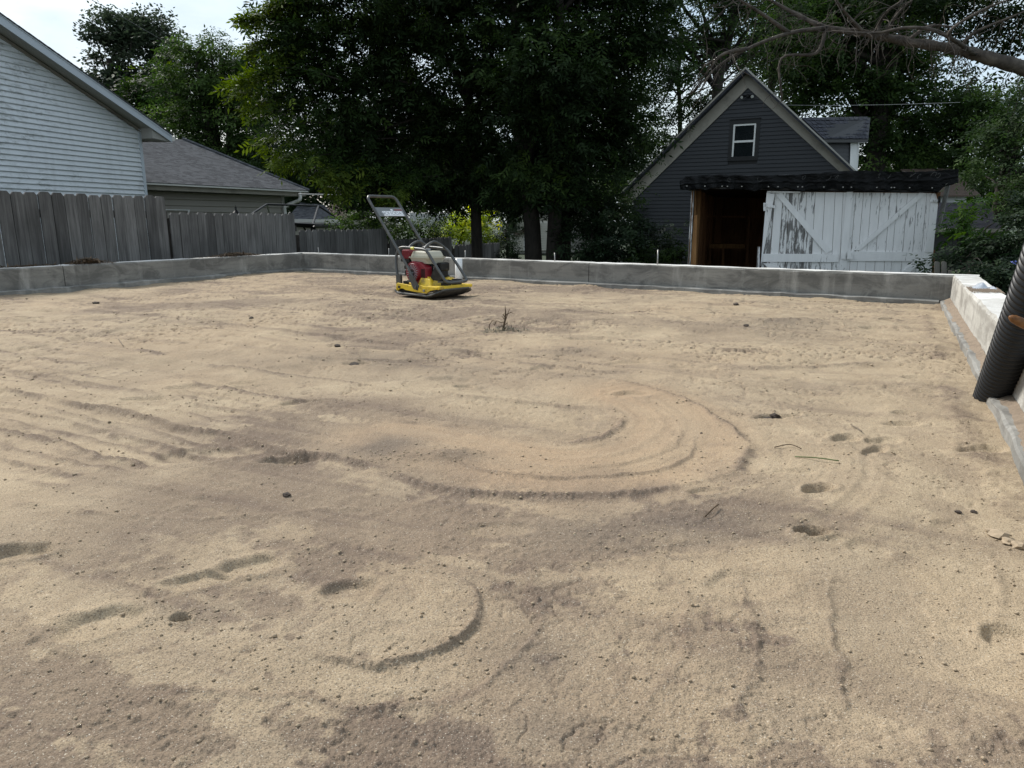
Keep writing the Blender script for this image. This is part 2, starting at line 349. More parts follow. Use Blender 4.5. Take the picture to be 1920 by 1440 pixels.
RIDGES = []
def sand():
    rows, cols = 820, 760
    rg_ = np.geomspace(.66, 16.5, 4000); wq = np.concatenate([[0], np.cumsum(np.diff(rg_) * (1 / rg_[1:] + .9 / rg_[1:] ** 2))]); r = np.interp(np.linspace(0, wq[-1], rows), wq, rg_)
    th = np.radians(np.linspace(-50, 45, cols))
    R, T = np.meshgrid(r, th, indexing='ij')
    x = R * np.sin(T); y = R * np.cos(T) - .05
    z = np.zeros_like(x)
    rough = sst(.42, .62, fbm(x, y, .55, 4, 3))                      # coarse loose sand / smooth compacted sand
    z += .030 * (fbm(x, y, .5, 3, 1) - .5) + .016 * (fbm(x, y, 1.9, 3, 2) - .5)
    tone = np.zeros(x.shape + (4,)); tone[..., 3] = 1
    orange = np.zeros_like(x); grey = np.zeros_like(x); dark = np.zeros_like(x)
    smooth = np.zeros_like(x)
    def W(px): return np.array([[G(u, v).x, G(u, v).y] for u, v in px])
    def poly_dist(px, per=5, mg=.6):
        ctrl = [Vector((a, b, 0)) for a, b in W(px)]
        pts = np.array([[p.x, p.y] for p in curve_pts(ctrl, per)])
        best = np.full(x.shape, 1e9); side = np.zeros_like(x); tt = np.zeros_like(x)
        lo = pts.min(0) - mg; hi = pts.max(0) + mg
        msk = (x > lo[0]) & (x < hi[0]) & (y > lo[1]) & (y < hi[1])
        X, Y = x[msk], y[msk]; bb = np.full(X.shape, 1e9); ss = np.zeros_like(X); t2 = np.zeros_like(X); acc = 0
        for i in range(len(pts) - 1):
            a, b = pts[i], pts[i + 1]; d = b - a; ln = max(np.hypot(*d), 1e-6)
            t = np.clip(((X - a[0]) * d[0] + (Y - a[1]) * d[1]) / ln ** 2, 0, 1)
            qx = X - a[0] - t * d[0]; qy = Y - a[1] - t * d[1]; dd = np.hypot(qx, qy)
            k = dd < bb; bb[k] = dd[k]; ss[k] = np.sign(d[0] * qy - d[1] * qx)[k]; t2[k] = (acc + t * ln)[k]; acc += ln
        best[msk] = bb; side[msk] = ss; tt[msk] = t2; return best, side, tt, acc
    wob = (fbm(x, y, 9, 3, 11) - .5) * .05
    brk = sst(.30, .62, fbm(x, y, 3.1, 3, 12))
    crumb = .45 * fbm(x, y, 55, 2, 13) + .55 * fbm(x, y, 130, 2, 14)
    def ridge(px, h, wd, step=0.0, toe=.0, tonek=.5):
        """a loose windrow of sand beside a track; step lowers the side to its left (+) or right (-)"""
        nonlocal z, grey, dark
        d, s, t, ln = poly_dist(px); RIDGES.append(([tuple(q) for q in W(px)], h))
        wd = wd * .55; h = h * .52; step = step * .62; tonek = tonek * 1.25; dd = np.abs(d * s + wob); e = sst(0, .25, t) * sst(0, .25, ln - t)
        k = np.exp(-(dd / wd) ** 2) * (.45 + .55 * brk) * e
        z = z + h * k * (.1 + 1.8 * crumb)
        if step:
            sd_ = (d * s + wob) * (1 if step > 0 else -1)
            z = z - abs(step) * sst(-.011, .011, sd_) * np.exp(-(np.maximum(sd_, 0) / .22) ** 2) * e * (.4 + .6 * brk)
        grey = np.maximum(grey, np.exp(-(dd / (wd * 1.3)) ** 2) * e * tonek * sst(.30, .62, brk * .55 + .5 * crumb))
    # the big turn left by the plate and the long passes leading into it
    outer = [(1090, 708), (1160, 715), (1230, 730), (1285, 750), (1330, 770), (1370, 800), (1400, 830), (1400, 856), (1375, 880), (1330, 900), (1270, 917), (1160, 928), (1040, 934), (900, 928), (780, 905), (700, 885), (600, 860), (500, 838), (425, 815), (350, 803), (280, 785), (150, 760), (85, 747), (0, 735), (-80, 722)]
    inner = [(1305, 812), (1303, 835), (1285, 857), (1240, 876), (1160, 890), (1060, 897), (960, 890), (850, 868), (760, 850)]
    inn2 = [(-60, 650), (0, 662), (100, 682), (190, 692), (310, 707), (380, 722), (450, 735), (540, 750), (650, 770), (750, 792), (820, 800), (880, 805), (960, 820), (1040, 834), (1105, 826), (1150, 806), (1162, 780), (1130, 755)]
    mid1 = [(1180, 740), (1240, 765), (1275, 800), (1262, 838), (1200, 862), (1100, 875), (980, 868), (860, 845), (740, 822)]
    ridge(outer, .020, .035, .016, tonek=.75); ridge(inner, .008, .012, .008); ridge(inn2, .022, .034, .014, tonek=.85); ridge(mid1, .004, .012, .004, tonek=.1)
    ridge([(-60, 800), (0, 810), (100, 830), (200, 855), (280, 875), (350, 892), (425, 907), (500, 921), (545, 930), (600, 934)], .022, .030, .016, tonek=.9)
    ridge([(0, 930), (70, 946), (225, 965), (340, 973), (450, 975), (550, 965), (650, 953), (720, 960), (800, 980)], .018, .026, .010, tonek=.8)
    ridge([(-60, 612), (60, 630), (200, 650), (360, 680), (500, 700), (620, 712), (760, 735)], .018, .045, .014, tonek=.8)
    ridge([(1040, 600 + 70), (900, 660), (700, 640), (500, 622), (330, 600), (180, 585)], .014, .04, .012, tonek=.6)
    ridge([(-40, 700), (80, 716), (200, 732), (330, 742), (430, 765)], .012, .03, .008, tonek=.6)
    ridge([(820, 655), (960, 676), (1080, 690), (1200, 705)], .012, .035, .010, tonek=.6)
    ridge([(0, 880), (110, 890), (220, 905), (330, 925), (420, 950)], .012, .024, .009, tonek=.7)
    ridge([(150, 600), (300, 612), (460, 628), (560, 640), (700, 652), (820, 668), (900, 690), (1000, 700)], .007, .028, .006)
    ridge([(460, 1180), (540, 1210), (620, 1240), (690, 1252), (760, 1240), (840, 1205), (885, 1160), (880, 1110), (830, 1080), (760, 1075)], .014, .016, -.009, tonek=.35)
    ridge([(150, 1058), (220, 1088), (280, 1125), (330, 1165), (300, 1205)], .013, .016, .006, tonek=.35)
    ridge([(460, 1020), (560, 1030), (640, 1040), (700, 1045), (740, 1030)], .012, .022, tonek=.4)
    ridge([(1385, 1040), (1405, 1180), (1400, 1300), (1392, 1440), (1380, 1560)], .005, .014, .004, tonek=.2)
    ridge([(1130, 1290), (1210, 1276), (1270, 1272), (1300, 1282), (1340, 1268)], .005, .006, .005, tonek=0)
    ridge([(1600, 1275), (1680, 1262), (1760, 1268), (1850, 1290)], .004, .008, .004, tonek=0)
    ridge([(1850, 1010), (1860, 1080), (1880, 1160), (1890, 1230)], .007, .02, tonek=.3)
    ridge([(1560, 985), (1640, 975), (1690, 990)], .008, .010, .006, tonek=.2)
    ridge([(1560, 840), (1620, 850), (1680, 865), (1760, 880), (1850, 888)], .014, .035, tonek=.35)
    ridge([(1735, 590), (1760, 680), (1800, 790), (1850, 900), (1900, 990)], .012, .07, tonek=.55)
    for k in range(26):                                              # long shallow passes and drag marks over the far half
        u0 = float(rng.uniform(-100, 1500)); v0 = float(545 + 190 * rng.random() ** 1.5); ln = float(rng.uniform(180, 520)); sl_ = float(rng.uniform(-.02, .10))
        if v0 + ln * sl_ < 548: continue
        ridge([(u0, v0), (u0 + ln * .33, v0 + ln * sl_ * .3 + 2), (u0 + ln * .66, v0 + ln * sl_ * .7), (u0 + ln, v0 + ln * sl_)], .014, .035, .012 if k % 3 else -.010, tonek=.5)
    A_ = [(-80, 722), (0, 735), (85, 747), (150, 760), (280, 785), (350, 803), (425, 815), (500, 838), (600, 860)]
    B_ = [(-60, 650), (0, 662), (100, 682), (190, 692), (310, 707), (380, 722), (450, 735), (540, 750), (650, 770)]
    C_ = [(-60, 800), (0, 810), (100, 830), (200, 855), (280, 875), (350, 892), (425, 907), (500, 921), (545, 930)]
    D_ = [(-40, 920), (0, 930), (70, 946), (225, 965), (340, 973), (400, 975), (450, 975), (500, 970), (550, 965)]
    for (P0, P1) in ((B_, A_), (A_, C_), (C_, D_)):
        for t in (.22, .45, .7):
            ridge([(a[0] + (c_[0] - a[0]) * t + float(rng.normal(0, 5)), a[1] + (c_[1] - a[1]) * t + float(rng.normal(0, 1.5))) for a, c_ in zip(P0, P1)], .012, .022, .007 if t != .45 else -.006, tonek=.5)
    ridge([(1555, 1046), (1562, 1150), (1568, 1280), (1560, 1440)], .006, .012, .006, tonek=.3)
    ridge([(1705, 1040), (1740, 1160), (1775, 1290), (1800, 1440)], .003, .014, -.003, tonek=.15)
    ridge([(60, 1440), (180, 1350), (330, 1300), (520, 1310), (700, 1330), (880, 1300), (980, 1230), (1010, 1150), (980, 1080), (900, 1040)], .008, .016, .005, tonek=.35)
    ridge([(1120, 1440), (1230, 1330), (1290, 1220), (1280, 1120), (1200, 1040), (1080, 990)], .004, .018, .003, tonek=.2)
    # colour and smoothness of the compacted turn
    d1, s1, _, _ = poly_dist(outer); dm, sm, _, _ = poly_dist(mid1)
    band = np.exp(-(dm / .19) ** 2); band2 = np.exp(-(np.maximum(dm - .12, 0) / .16) ** 2); orange = np.maximum(orange, .75 * band2 * (.6 + .6 * vnoise(dm * sm * 22, x * 0 + 3.3, 5))); smooth = np.maximum(smooth, band2 * .85)
    cc = G(1150, 830); orange = np.maximum(orange, .2 * np.exp(-(((x - cc.x) / .9) ** 2 + ((y - cc.y) / .5) ** 2)))
    # cracks fanning across the turn
    an = np.arctan2(y - G(1010, 770).y, x - G(1010, 770).x)
    z -= .0045 * band * sst(.50, .60, fbm(x, y, 4.5, 3, 22)) * sst(.64, .74, vnoise(an * 17 + 2.5 * fbm(x, y, 5, 2, 23), np.hypot(x - G(1010, 770).x, y - G(1010, 770).y) * 9, 21))
    # footprints and pits:  u, v, length along x, along y, depth, heading
    prints = [(1520, 1004, .045, .030, .034, 0), (1535, 922, .055, .035, .024, .4), (1455, 780, .10, .035, .020, .1), (545, 862, .10, .05, .020, .2), (570, 757, .10, .04, .012, .5), (475, 1062, .075, .05, .016, .3), (375, 1090, .08, .035, .014, .2),
              (185, 1172, .085, .06, .016, .4), (655, 1112, .065, .045, .013, .1), (20, 1038, .09, .05, .024, .2), (1890, 1205, .05, .045, .016, .6), (340, 1165, .025, .02, .018, 0), (1585, 826, .08, .04, .016, .5), (1350, 832, .05, .03, .0, 0),
              (1690, 798, .09, .035, .012, -.1), (1835, 850, .09, .04, .016, .2), (1640, 850, .07, .03, .014, .7), (668, 684, .09, .035, .018, 0), (930, 625, .10, .05, .010, 0), (1480, 610, .3, .14, -.03, 0), (270, 750, .10, .04, .014, .2), (380, 850, .16, .08, .012, .2),
              (820, 858, .16, .05, -.014, .2), (930, 1000, .10, .05, .006, 0), (1330, 925, .06, .03, .008, .3), (1400, 1100, .09, .06, .006, .3), (890, 620, .05, .03, .012, 0), (760, 545, .2, .06, -.01, 0), (1640, 620, .12, .07, .012, .2), (1300, 690, .16, .06, .010, 0), (1180, 680, .12, .05, .010, 0), (1100, 640, .14, .06, .008, 0), (250, 570, .14, .06, .012, 0), (400, 600, .2, .05, .010, 0), (620, 650, .04, .02, -.02, 0)]
    for k in range(26):
        prints.append((float(rng.uniform(-50, 1780)), float(550 + 200 * rng.random() ** 1.3), float(rng.uniform(.05, .16)), float(rng.uniform(.03, .07)), float(rng.uniform(.005, .014)), float(rng.uniform(-.5, .5))))
    for k in range(9):
        prints.append((float(rng.uniform(1450, 1850)), float(rng.uniform(740, 1040)), float(rng.uniform(.03, .07)), float(rng.uniform(.02, .05)), float(rng.uniform(.004, .012)), float(rng.uniform(-.5, .5))))
    for u, v, a, b, dep, hd in prints:
        c = G(u, v); m_ = (np.abs(x - c.x) < .6) & (np.abs(y - c.y) < .6)
        if not m_.any(): continue
        X = x[m_] - c.x; Y = y[m_] - c.y; ch, sh = math.cos(hd), math.sin(hd)
        q = np.hypot((X * ch + Y * sh) / a, (-X * sh + Y * ch) / b) + (fbm(x[m_], y[m_], 16, 2, 31) - .5) * .5
        if dep > 0:
            dep = dep * .8; z[m_] += -dep * (1 - sst(.62, 1.02, q)) + dep * .38 * np.exp(-((q - 1.16) / .2) ** 2) * (.3 + crumb[m_])
            smooth[m_] = np.maximum(smooth[m_], .55 * (1 - sst(.7, 1, q)))
        else:
            z[m_] += -dep * np.exp(-q ** 2) * (.6 + .8 * crumb[m_]); grey[m_] = np.maximum(grey[m_], .6 * np.exp(-q ** 2))
    # thin crust plates with torn edges over loose coarse sand
    wx = x + .10 * (fbm(x, y, 6, 3, 44) - .5); wy = y + .10 * (fbm(x, y, 6, 3, 45) - .5)
    pa = .50 * fbm(wx, wy, 1.05, 3, 46) + .32 * fbm(wx, wy, 4.3, 3, 47) + .18 * fbm(wx, wy, 17, 3, 48)
    pd = pa + .16 * (fbm(x, y, 48, 3, 57) - .5) + .10 * (fbm(x, y, 9, 3, 58) - .5); ax = x * .89 - y * .457; ay = x * .457 + y * .89; dO, sO, tO, _ = poly_dist(outer, 4, 30.0); sO = dO * sO; wq_ = sO + .10 * (fbm(x, y, 1.3, 3, 75) - .5); stk = .72 * fbm(tO * .06 + 5, wq_, 4.4, 4, 74, .62) + .28 * fbm(ax * .16, ay * 1.5, 2.4, 4, 76, .6); stf = fbm(ax * .07, ay + .25 * fbm(x, y, .8, 2, 77), 7.5, 4, 78, .65); pd = pd + .8 * (stk - .5); crust = sst(.44, .56, pd); edge = sst(.47, .49, pd) * sst(.53, .51, pd) * sst(.5, .6, fbm(x, y, 1.7, 2, 59))
    calm = 1 - .85 * smooth; z += .0012 * crust + .0028 * sst(.49, .50, pa + .02 * (fbm(x, y, 40, 2, 60) - .5)) * sst(.45, .6, fbm(x, y, 2.3, 2, 61))
    far = sst(2.0, 6.0, R)
    pn = fbm(wx, wy * 1.5, 1.5, 5, 41, .58); pm = sst(.38, .6, fbm(x, y, 1.3, 3, 42))
    z += pm * calm * (.0025 + .013 * far) * sst(.0, .035, (pn * 10) % 1.0)
    pn2 = fbm(wx, wy, 3.6, 5, 43, .6); z += sst(.45, .6, fbm(x, y, 2.1, 3, 49)) * calm * (.0018 + .008 * far) * sst(0, .045, (pn2 * 8) % 1.0)
    ph = (pn * 10) % 1.0; ph2 = (pn2 * 8) % 1.0
    z -= calm * (.0022 + .022 * far) * np.exp(-(np.minimum(ph, 1 - ph) / .035) ** 2) * sst(.5, .62, fbm(x, y, 1.1, 3, 68)) * sst(.42, .55, fbm(x, y, 7, 2, 69))
    z -= calm * (.0018 + .016 * far) * np.exp(-(np.minimum(ph2, 1 - ph2) / .05) ** 2) * sst(.55, .65, fbm(x, y, 2.7, 3, 72))
    crev_shade = np.exp(-(np.minimum(ph, 1 - ph) / .05) ** 2) * sst(.45, .6, fbm(x, y, 1.1, 3, 68)) + .7 * np.exp(-(np.minimum(ph2, 1 - ph2) / .06) ** 2) * sst(.5, .62, fbm(x, y, 2.7, 3, 72))  # painted shade along the steps and crevices, feeds the tone
    z += far * (.009 * (fbm(x, y * 1.4, 7, 3, 52) - .5) + .007 * (fbm(x, y, 19, 2, 53) - .5))
    d_, s_, t_, _ = poly_dist(outer); sd2 = d_ * s_                      # fine striations dragged by the plate
    st = (vnoise(sd2 * 42, t_ * .7, 54) - .5) * np.exp(-((sd2 - .25) / .3) ** 2) + (vnoise(sd2 * 110, t_ * 1.1, 55) - .5) * .5 * np.exp(-((sd2 - .2) / .25) ** 2)
    z += .0038 * st + .010 * calm * (fbm(tO * .05 + 9, wq_, 7.0, 3, 79, .6) - .5)
    d_, s_, t_, _ = poly_dist(inn2); st2 = (vnoise(d_ * s_ * 38, t_ * .5, 56) - .5) * np.exp(-(d_ / .35) ** 2); z += .005 * st2
    # dark smudges, damp rectangle, coarse grey patches
    for u, v, a, b, k in [(742, 832, .13, .10, .9), (685, 850, .10, .07, .9), (800, 858, .2, .06, .45), (1440, 612, .42, .35, .6), (1000, 1230, .13, .14, .5), (1110, 1010, .22, .1, .45), (1280, 985, .3, .1, .5), (1060, 660, .3, .14, .4), (1480, 640, .3, .2, .35), (900, 700, .9, .3, .35), (560, 680, .8, .3, .3), (1000, 1390, .16, .06, .5), (500, 1420, .1, .05, .3), (350, 1150, .1, .05, .35), (1480, 1120, .10, .1, .25), (1450, 1330, .07, .12, .3), (760, 660, .5, .3, .25)]:
        c = G(u, v); dark += k * np.exp(-(((x - c.x) / a) ** 2 + ((y - c.y) / b) ** 2)) * (.4 + 1.2 * fbm(x, y, 7, 3, 51))
    c = G(1640, 1150); nr_ = .09 * (fbm(x, y, 9, 3, 73) - .5); rect = sst(.14, .07, np.abs(x - c.x - (y - c.y) * .25) + nr_) * sst(.27, .15, np.abs(y - c.y) + nr_); smooth = np.maximum(smooth, rect)
    damp = rect * .32
    rg = np.clip(.55 * rough + .75 * (1 - crust) * (.45 + .55 * rough) + .5 * grey - .15, 0, 1) * (1 - .7 * smooth)
    fine = fbm(x, y, 30, 3, 61) - .5; ff = fbm(x, y, 95, 2, 62) - .5; f3 = fbm(x, y, 260, 1, 63) - .5
    near = sst(6, 1.5, R); vn = sst(2.2, .8, R)
    z += (.0022 + .0030 * rg) * fine + (.0008 + .0024 * rg) * ff * near + (.0010 + .0026 * rg) * f3 * vn
    cl = fbm(x, y, 62, 2, 71); z += .0042 * rg * sst(.66, .82, cl) * brk      # crumbs
    cq = (G(741, 555.6) + G(823, 564)) / 2 + Vector((.66, .75, 0)) * .2; mq = sst(.62, .34, np.hypot(x - cq.x, y - cq.y)); z = z * (1 - mq)
    z = np.where(y < 0, 0, z)
    tone[..., 0] = np.clip(orange + .25 * sst(.5, .75, fbm(x, y, .8, 3, 81)), 0, 1); tone[..., 1] = np.clip(rg * .80 + grey * .45 + .3 * edge * (1 - smooth) + 1.0 * crev_shade * (.16 + .84 * far) * calm + 1.5 * np.clip(stf - .52, 0, 1) * calm - .06 + .5 * (fbm(x, y, 5.5, 4, 64) - .5), 0, 1); tone[..., 2] = np.clip(dark + damp, 0, 1)  # crust rims and crevices darkened in the colour, as relief shade
    # keep only what lies inside the walls (the edge runs a little under the footing)
    inside = lambda p, n_: (x - p.x) * n_.x + (y - p.y) * n_.y < -.01
    ok = inside(CL, nl) & inside(CR, nr) & inside(CL, nf)
    nv = rows * cols; co = np.stack([x, y, z], -1).reshape(-1, 3).astype(np.float32)
    q = ok[:-1, :-1] & ok[1:, :-1] & ok[:-1, 1:] & ok[1:, 1:]
    idx = np.arange(nv).reshape(rows, cols)
    f = np.stack([idx[:-1, :-1], idx[:-1, 1:], idx[1:, 1:], idx[1:, :-1]], -1)[q]
    me = mesh_np('sand', co, f.astype(np.int32), 4)
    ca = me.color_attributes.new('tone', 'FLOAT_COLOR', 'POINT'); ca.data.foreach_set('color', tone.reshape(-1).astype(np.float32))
    me.polygons.foreach_set('use_smooth', np.ones(len(me.polygons), bool))
    m, t, b = new_mat('sand')
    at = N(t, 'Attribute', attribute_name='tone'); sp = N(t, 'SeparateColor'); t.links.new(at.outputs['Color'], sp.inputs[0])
    v = coords(t)
    c = mixc(t, ramp(t, noise(t, v, .7, 5), [(.35, 0), (.65, 1)]), (.395, .308, .205), (.322, .248, .164))
    c = mixc(t, ramp(t, noise(t, v, 5, 7, .62, .5), [(.42, 0), (.66, .7)]), c, (.455, .362, .245))
    c = mixc(t, sp.outputs[0], c, (.385, .275, .175))
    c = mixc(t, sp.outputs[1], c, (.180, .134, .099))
    dk = N(t, 'Math', operation='MULTIPLY'); dk.inputs[1].default_value = .75; t.links.new(sp.outputs[2], dk.inputs[0])
    c = mixc(t, dk.outputs[0], c, (.13, .105, .085))
    g1 = noise(t, v, 300, 3, .6); c = mixc(t, ramp(t, g1, [(.33, .7), (.52, 0)]), c, (.085, .065, .05))
    c = mixc(t, ramp(t, noise(t, v, 330, 2, .5), [(.62, 0), (.74, .7)]), c, (.62, .56, .46))
    vo = N(t, 'TexVoronoi', Scale=120.0); t.links.new(v, vo.inputs['Vector'])
    c = mixc(t, ramp(t, vo.outputs['Distance'], [(.05, .5), (.10, 0)]), c, (.12, .09, .07))
    t.links.new(c, b.inputs['Base Color']); b.inputs['Roughness'].default_value = .95; b.inputs['Specular IOR Level'].default_value = .12
    n1 = bump(t, b, noise(t, v, 36, 6, .7), .55, .012); bump(t, b, g1, .6, .0045, n1)
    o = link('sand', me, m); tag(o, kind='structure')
    # the same level carried on coarsely under and behind the camera
    MB().add([(-9, -7, -.035), (4, -7, -.035), (6.5, 7, -.035), (-2.5, 13, -.035)], [(0, 1, 2, 3)])
    return o
def mesh_np(name, co, f, k):
    me = bpy.data.meshes.new(name); me.vertices.add(len(co)); me.vertices.foreach_set('co', co.reshape(-1))
    n = len(f); me.loops.add(n * k); me.loops.foreach_set('vertex_index', f.reshape(-1))
    me.polygons.add(n); me.polygons.foreach_set('loop_start', np.arange(0, n * k, k, dtype=np.int32))
    me.update(calc_edges=True); me.validate(); return me
sand()
b = MB()                                                             # lower sheet of sand under and behind the viewer
nb = [CL + nl * .02 - dl * 13.4, CL + nf * .02, CR + nf * .02, CR - dr * 8.9]
b.add([(p.x, p.y, -.06) for p in nb], [(0, 3, 2, 1)]); tag(b.build('sand_bed', M['clod']), kind='structure')
b = MB(); b.add([(-400, -60, ZG), (400, -60, ZG), (400, 700, ZG), (-400, 700, ZG)], [(0, 1, 2, 3)]); tag(b.build('lawn', M['grass']), kind='structure')

def wall(name, a, e, n, mat, label, seams=(), ends=(0, 0), zt=ZT):
    """a poured wall from a to e, its inner face on that line, n pointing outwards"""
    d = (e - a); d.z = 0; ln = d.length; d.normalize()
    root = empty(name, (a.x, a.y, ZG), label, 'wall', 'poured concrete walls round the sand')
    def pt(s, o, z): return Vector((a.x, a.y, 0)) + d * s + n * o + UP * z
    cuts = [0] + [s for s in seams if 0 < s < ln] + [ln]
    for i in range(len(cuts) - 1):
        s0, s1 = cuts[i] + (.004 if i else 0), cuts[i + 1] - (.004 if i < len(cuts) - 2 else 0)
        mb = MB(); k = max(2, int((s1 - s0) / .12)); prof = []
        for j in range(k + 1):
            s = s0 + (s1 - s0) * j / k; q = rng.normal(0, .0034, 4)
            prof.append([pt(s, 0, ZG), pt(s, -.001 + q[0] * .6, zt - .014 + q[1]), pt(s, .010 + q[2], zt + q[3] * .5), pt(s, .19, zt + q[1] * .5), pt(s, .2, zt - .012), pt(s, .2, ZG)])
        for j in range(k + 1): mb.v += [tuple(p) for p in prof[j]]
        for j in range(k):
            for m_ in range(5):
                A = j * 6 + m_; mb.f.append((A, A + 6, A + 7, A + 1))
        mb.f.append((0, 1, 2, 3, 4, 5)); mb.f.append(tuple(k * 6 + q for q in (5, 4, 3, 2, 1, 0)))
        o = mb.build('wall_panel', mat, root); o.data.materials.append(M['conc_skylit'])
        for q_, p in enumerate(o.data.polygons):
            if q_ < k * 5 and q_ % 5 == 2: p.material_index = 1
    fb = MB(); k = int(ln / .15); pr = []
    for j in range(k + 1):
        s = ln * j / k; q = rng.normal(0, .004, 3); s = min(max(s, ends[0]), ln - ends[1])
        pr.append([pt(s, -.074 + q[0], -.12), pt(s, -.072 + q[0], ZF - .008 + q[1]), pt(s, -.062 + q[2], ZF + q[1]), pt(s, -.003, ZF + .003)])
    for p in pr: fb.v += [tuple(q) for q in p]
    for j in range(k):
        for m_ in range(3):
            A = j * 4 + m_; fb.f.append((A, A + 4, A + 5, A + 1))
    fb.build('footing', M['footing'], root)
    return root
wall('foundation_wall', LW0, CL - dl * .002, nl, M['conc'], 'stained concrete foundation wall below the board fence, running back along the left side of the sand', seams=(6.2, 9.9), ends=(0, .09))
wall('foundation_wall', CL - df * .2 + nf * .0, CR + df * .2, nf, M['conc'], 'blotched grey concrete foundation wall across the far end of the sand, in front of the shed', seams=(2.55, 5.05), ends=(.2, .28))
wall('foundation_wall', RW0, CR - dr * .003, nr, M['conc_sidelit'], 'pale concrete foundation wall with a wide sky-bright top, running beside the black corrugated pipe', seams=(5.2,), ends=(0, .09))

# ------------------------------------------------------------------ small things lying about the walls
def zline_s(pl, u, v): return pl.at(u, v)
WL = Plane(CL, dl, TOCAM); WR = Plane(CR, dr, Vector((-1, 0, 0))); WF = Plane(CL, df, TOCAM)
# white pipe upright against the far wall
s0, z0 = WF.at(867, 525); s1, _ = WF.at(878, 525)
r_ = (s1 - s0) / 2; c_ = WF.w((s0 + s1) / 2, 0, r_ + .09)
b = MB(); b.tube([c_ + UP * z for z in (-.1, .1, ZT + .005)], r_, 16); o = b.build('upright_pipe', M['pvc'], None, True)
tag(o, 'short white plastic pipe standing upright against the far foundation wall beside the yellow machine', 'pipe')
for u, v, hh in [(588, 463, .085), (719, 469, .10), (863, 474, .10), (1033, 480, .10), (1227, 479, .16)]:
    s, _ = WF.at(u, v); q = WF.w(s, 0, -.10)
    lean = Vector((random.uniform(-.012, .012), 0, 0))
    b = MB(); b.tube([q + UP * (ZT - .06), q + UP * (ZT + hh) + lean], .0065, 8)
    lab = {588: 'thin steel anchor rod in the far wall top nearest the left corner', 719: 'thin steel anchor rod standing in the wall top under the machine handle', 863: 'thin steel anchor rod above the upright white pipe in the far wall',
           1033: 'thin steel anchor rod in the wall top in front of the paired tree trunks', 1227: 'tallest steel anchor rod, in the far wall top left of the open shed'}[u]
    tag(b.build('anchor_rod', M['steel'], None, True), lab, 'anchor rod', 'steel rods set in the far foundation wall')

def litter(name, plane, s, n, ln, wd, hgt, count, mat, label, cat, z0=ZT, seed=1):
    rr = random.Random(seed); b = MB()
    for i in range(count):
        a = s + rr.gauss(0, ln / 2.4); o_ = n + rr.gauss(0, wd / 2.2); o_ = min(max(o_, -.19), -.005) if z0 == ZT else o_
        p = plane.w(a, z0 + rr.random() * hgt * max(0, 1 - abs(a - s) / ln), o_)
        dv = Vector((rr.gauss(0, 1), rr.gauss(0, 1), rr.gauss(0, .25))).normalized() * rr.uniform(.015, .06)
        k = rr.uniform(.0015, .004); sd_ = dv.cross(UP).normalized() * k * 2.5
        b.add([p - dv, p + sd_ + UP * k, p + dv, p - sd_ + UP * k * 1.6], [(0, 1, 2, 3)])
    return tag(b.build(name, mat), label, cat, kind='stuff')
s, _ = WL.at(175, 492); litter('litter_pile', WL, s, -.11, .26, .12, .07, 420, M['litter'], 'small heap of dry brown clippings on the left wall top below the tall fence', 'dry litter', seed=3)
s, _ = WL.at(452, 477); litter('litter_pile', WL, s, -.11, .5, .12, .05, 480, M['litter'], 'long strip of dead twigs along the left wall top below the middle fence', 'dry litter', seed=4)
s, _ = WL.at(60, 500); litter('litter_pile', WL, s, -.15, .5, .05, .015, 160, M['litter'], 'thin scatter of dark crumbs on the wall top at the left edge', 'dry litter', seed=5)
# crumpled bag on the right wall with sand round it
s, _ = WR.at(1812, 534); 
ctr = WR.w(s, ZT, -.10); b = MB(); nn = 18; mm_ = 10; rr = random.Random(8)
for i in range(nn + 1):
    for j in range(mm_ + 1):
        a = (i / nn - .5) * .16; c = (j / mm_ - .5) * .20; q = 1 - max(abs(a) / .085, abs(c) / .105) ** 2
        b.v.append(tuple(ctr + WR.n * (a) + WR.d * (c) + UP * (.003 + .042 * max(q, 0) * (.55 + .45 * math.sin(i * .55 + j * .35 + 1.2 * math.sin(j * .5))) + rr.random() * .003)))
for i in range(nn):
    for j in range(mm_): k = i * (mm_ + 1) + j; b.f.append((k, k + mm_ + 1, k + mm_ + 2, k + 1))
tag(b.build('plastic_bag', M['bag'], None, False), 'crumpled pale plastic bag lying on the sky-bright top of the right wall', 'plastic bag')
def sand_spill(pl, s, n, ln, wd, zz, count, seed, label, nm='sand_spill', mat='spill'):
    rr = random.Random(seed); b = MB()
    for i in range(count):
        a = s + rr.gauss(0, ln / 2.6); o_ = n + rr.gauss(0, wd / 2.6)
        o_ = min(max(o_, -.19), -.01) if zz >= ZT else min(max(o_, .006), .075)
        k = rr.uniform(.003, .009); p = pl.w(a, zz + k * .4, o_)
        b.add([p + Vector((k, 0, 0)), p + Vector((0, k, 0)), p - Vector((k, 0, 0)), p - Vector((0, k, 0)), p + UP * k * .8, p - UP * k], [(0, 1, 4), (1, 2, 4), (2, 3, 4), (3, 0, 4)])
    return tag(b.build(nm, mat), label, 'spilt sand', kind='stuff')
M['spill'] = simple('spilt_sand', (.33, .255, .185), .95, var=.4, scale=60, bs=.7, dirt=(.17, .13, .095), dscale=14, dpos=(.5, .7))
sand_spill(WR, s - .13, -.10, .22, .19, ZT + .001, 1900, 5, 'brown sand spilt across the wall top in front of the bag', mat=M['spill'])
mb = MB(); ns, nn2 = 900, 7
